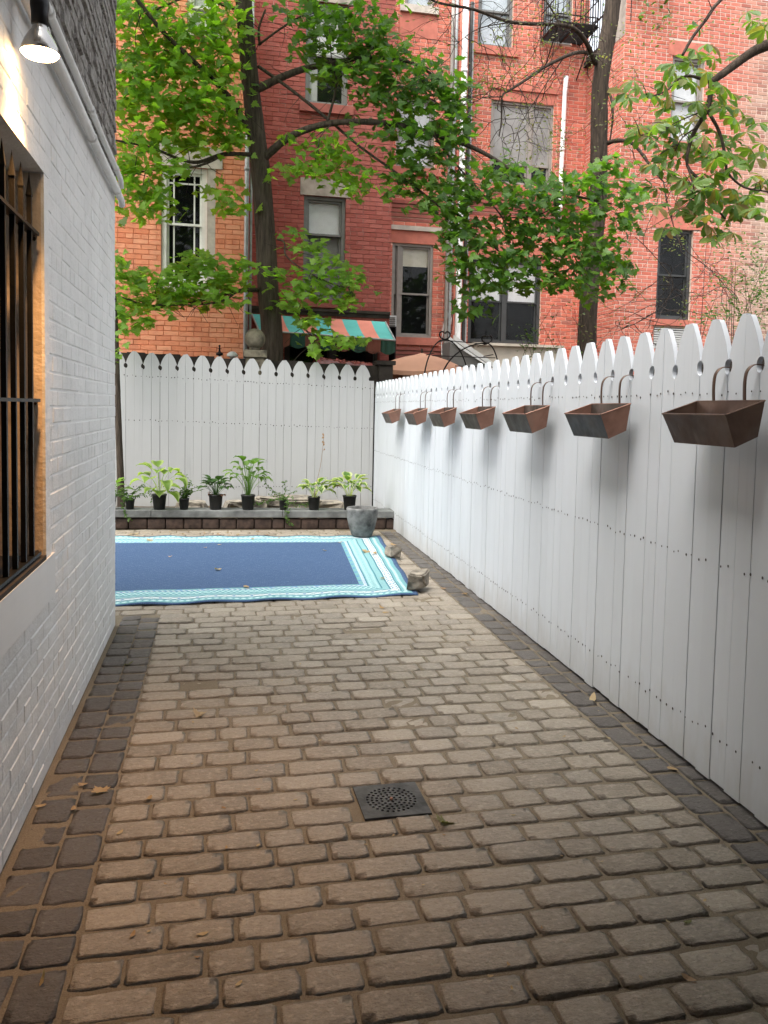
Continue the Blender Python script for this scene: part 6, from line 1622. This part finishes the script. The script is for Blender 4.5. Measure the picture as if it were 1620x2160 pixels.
fallen(DM[1], 805, 1220, .06, 'small yellow leaf on the near right border of the rug', ZR)
fallen(DM[2], 717, 1144, .06, 'tan leaf at the far inner corner of the rug border', ZR); fallen(DM[0], 533, 1137, .07, 'greenish leaf on the far border of the rug, centre', ZR); fallen(DM[3], 588, 1135, .05, 'tan leaf on the far border of the rug, right of centre', ZR)
fallen(DO[1], 286, 1126, .10, 'long brown leaf behind the rug near the house corner')
fallen(DM[2], 937, 1241, .07, 'orange leaf scrap beside the wedge stone'); fallen(DM[1], 979, 1253, .07, 'pale yellow leaf on the right border pavers near the wedge stone'); fallen(DO[3], 832, 1150, .12, 'reddish curled leaf on pavers right of the grey planter')
fallen(DO[4], 807, 1283, .09, 'dark curled leaf on pavers just in front of the rug'); fallen(DO[2], 815, 1292, .08, 'second dark curled leaf in front of the rug, nearer the camera')
fallen(DO[0], 85, 1700, .05, 'pale curled leaf against the foot of the white wall'); fallen(DO[1], 155, 1706, .05, 'pale green leaf in the joint of the left border'); fallen(DO[3], 176, 1655, .05, 'small dull leaf in the left border joint near the big maple leaf')
fallen(DO[4], 315, 1684, .05, 'small dark red leaf on pavers right of the big maple leaf'); fallen(DO[0], 252, 1757, .04, 'small pale leaf on pavers below the big maple leaf')
fallen(DO[1], 1250, 1475, .09, 'brown curled leaf caught under the right fence', tiltx=.5); fallen(DO[2], 1420, 1622, .06, 'pale dry leaf scrap on the right border near the fence foot')
fallen(DO[4], 90, 2068, .075, 'upright brown leaf on the dark border at bottom left', tiltx=1.1); fallen(DO[1], 280, 1972, .035, 'tan leaf scrap in a joint at lower left'); fallen(DO[0], 428, 1970, .045, 'grey-brown leaf stalk at lower left of centre')
fallen(DG[1], 1451, 1945, .04, 'small green leaf scrap at lower right'); fallen(DO[3], 1455, 2066, .05, 'olive leaf sliver at bottom right')
for k in range(46):
    px, py = rnd.uniform(260, 1560), rnd.uniform(1290, 2130)
    g_ = on_ground(px, py)
    if g_.x > inner_x(g_.y) + .15 or (g_.x < -.63 and g_.y < 5.7): continue
    if DRAIN[0] - .03 < g_.x < DRAIN[1] + .03 and DRAIN[2] - .03 < g_.y < DRAIN[3] + .03: continue
    fallen(DO[k % 5], px, py, rnd.uniform(.014, .030), 'tiny dry leaf scrap lying on the brown pavers', group='tiny leaf scraps on the pavers')
for k in range(26):
    px, py = rnd.uniform(260, 800), rnd.uniform(1120, 1131)
    fallen(rnd.choice(DM + DO), px, py, rnd.uniform(.04, .07), 'small dry leaf in the litter between rug and raised bed', group='leaf litter along the raised bed')
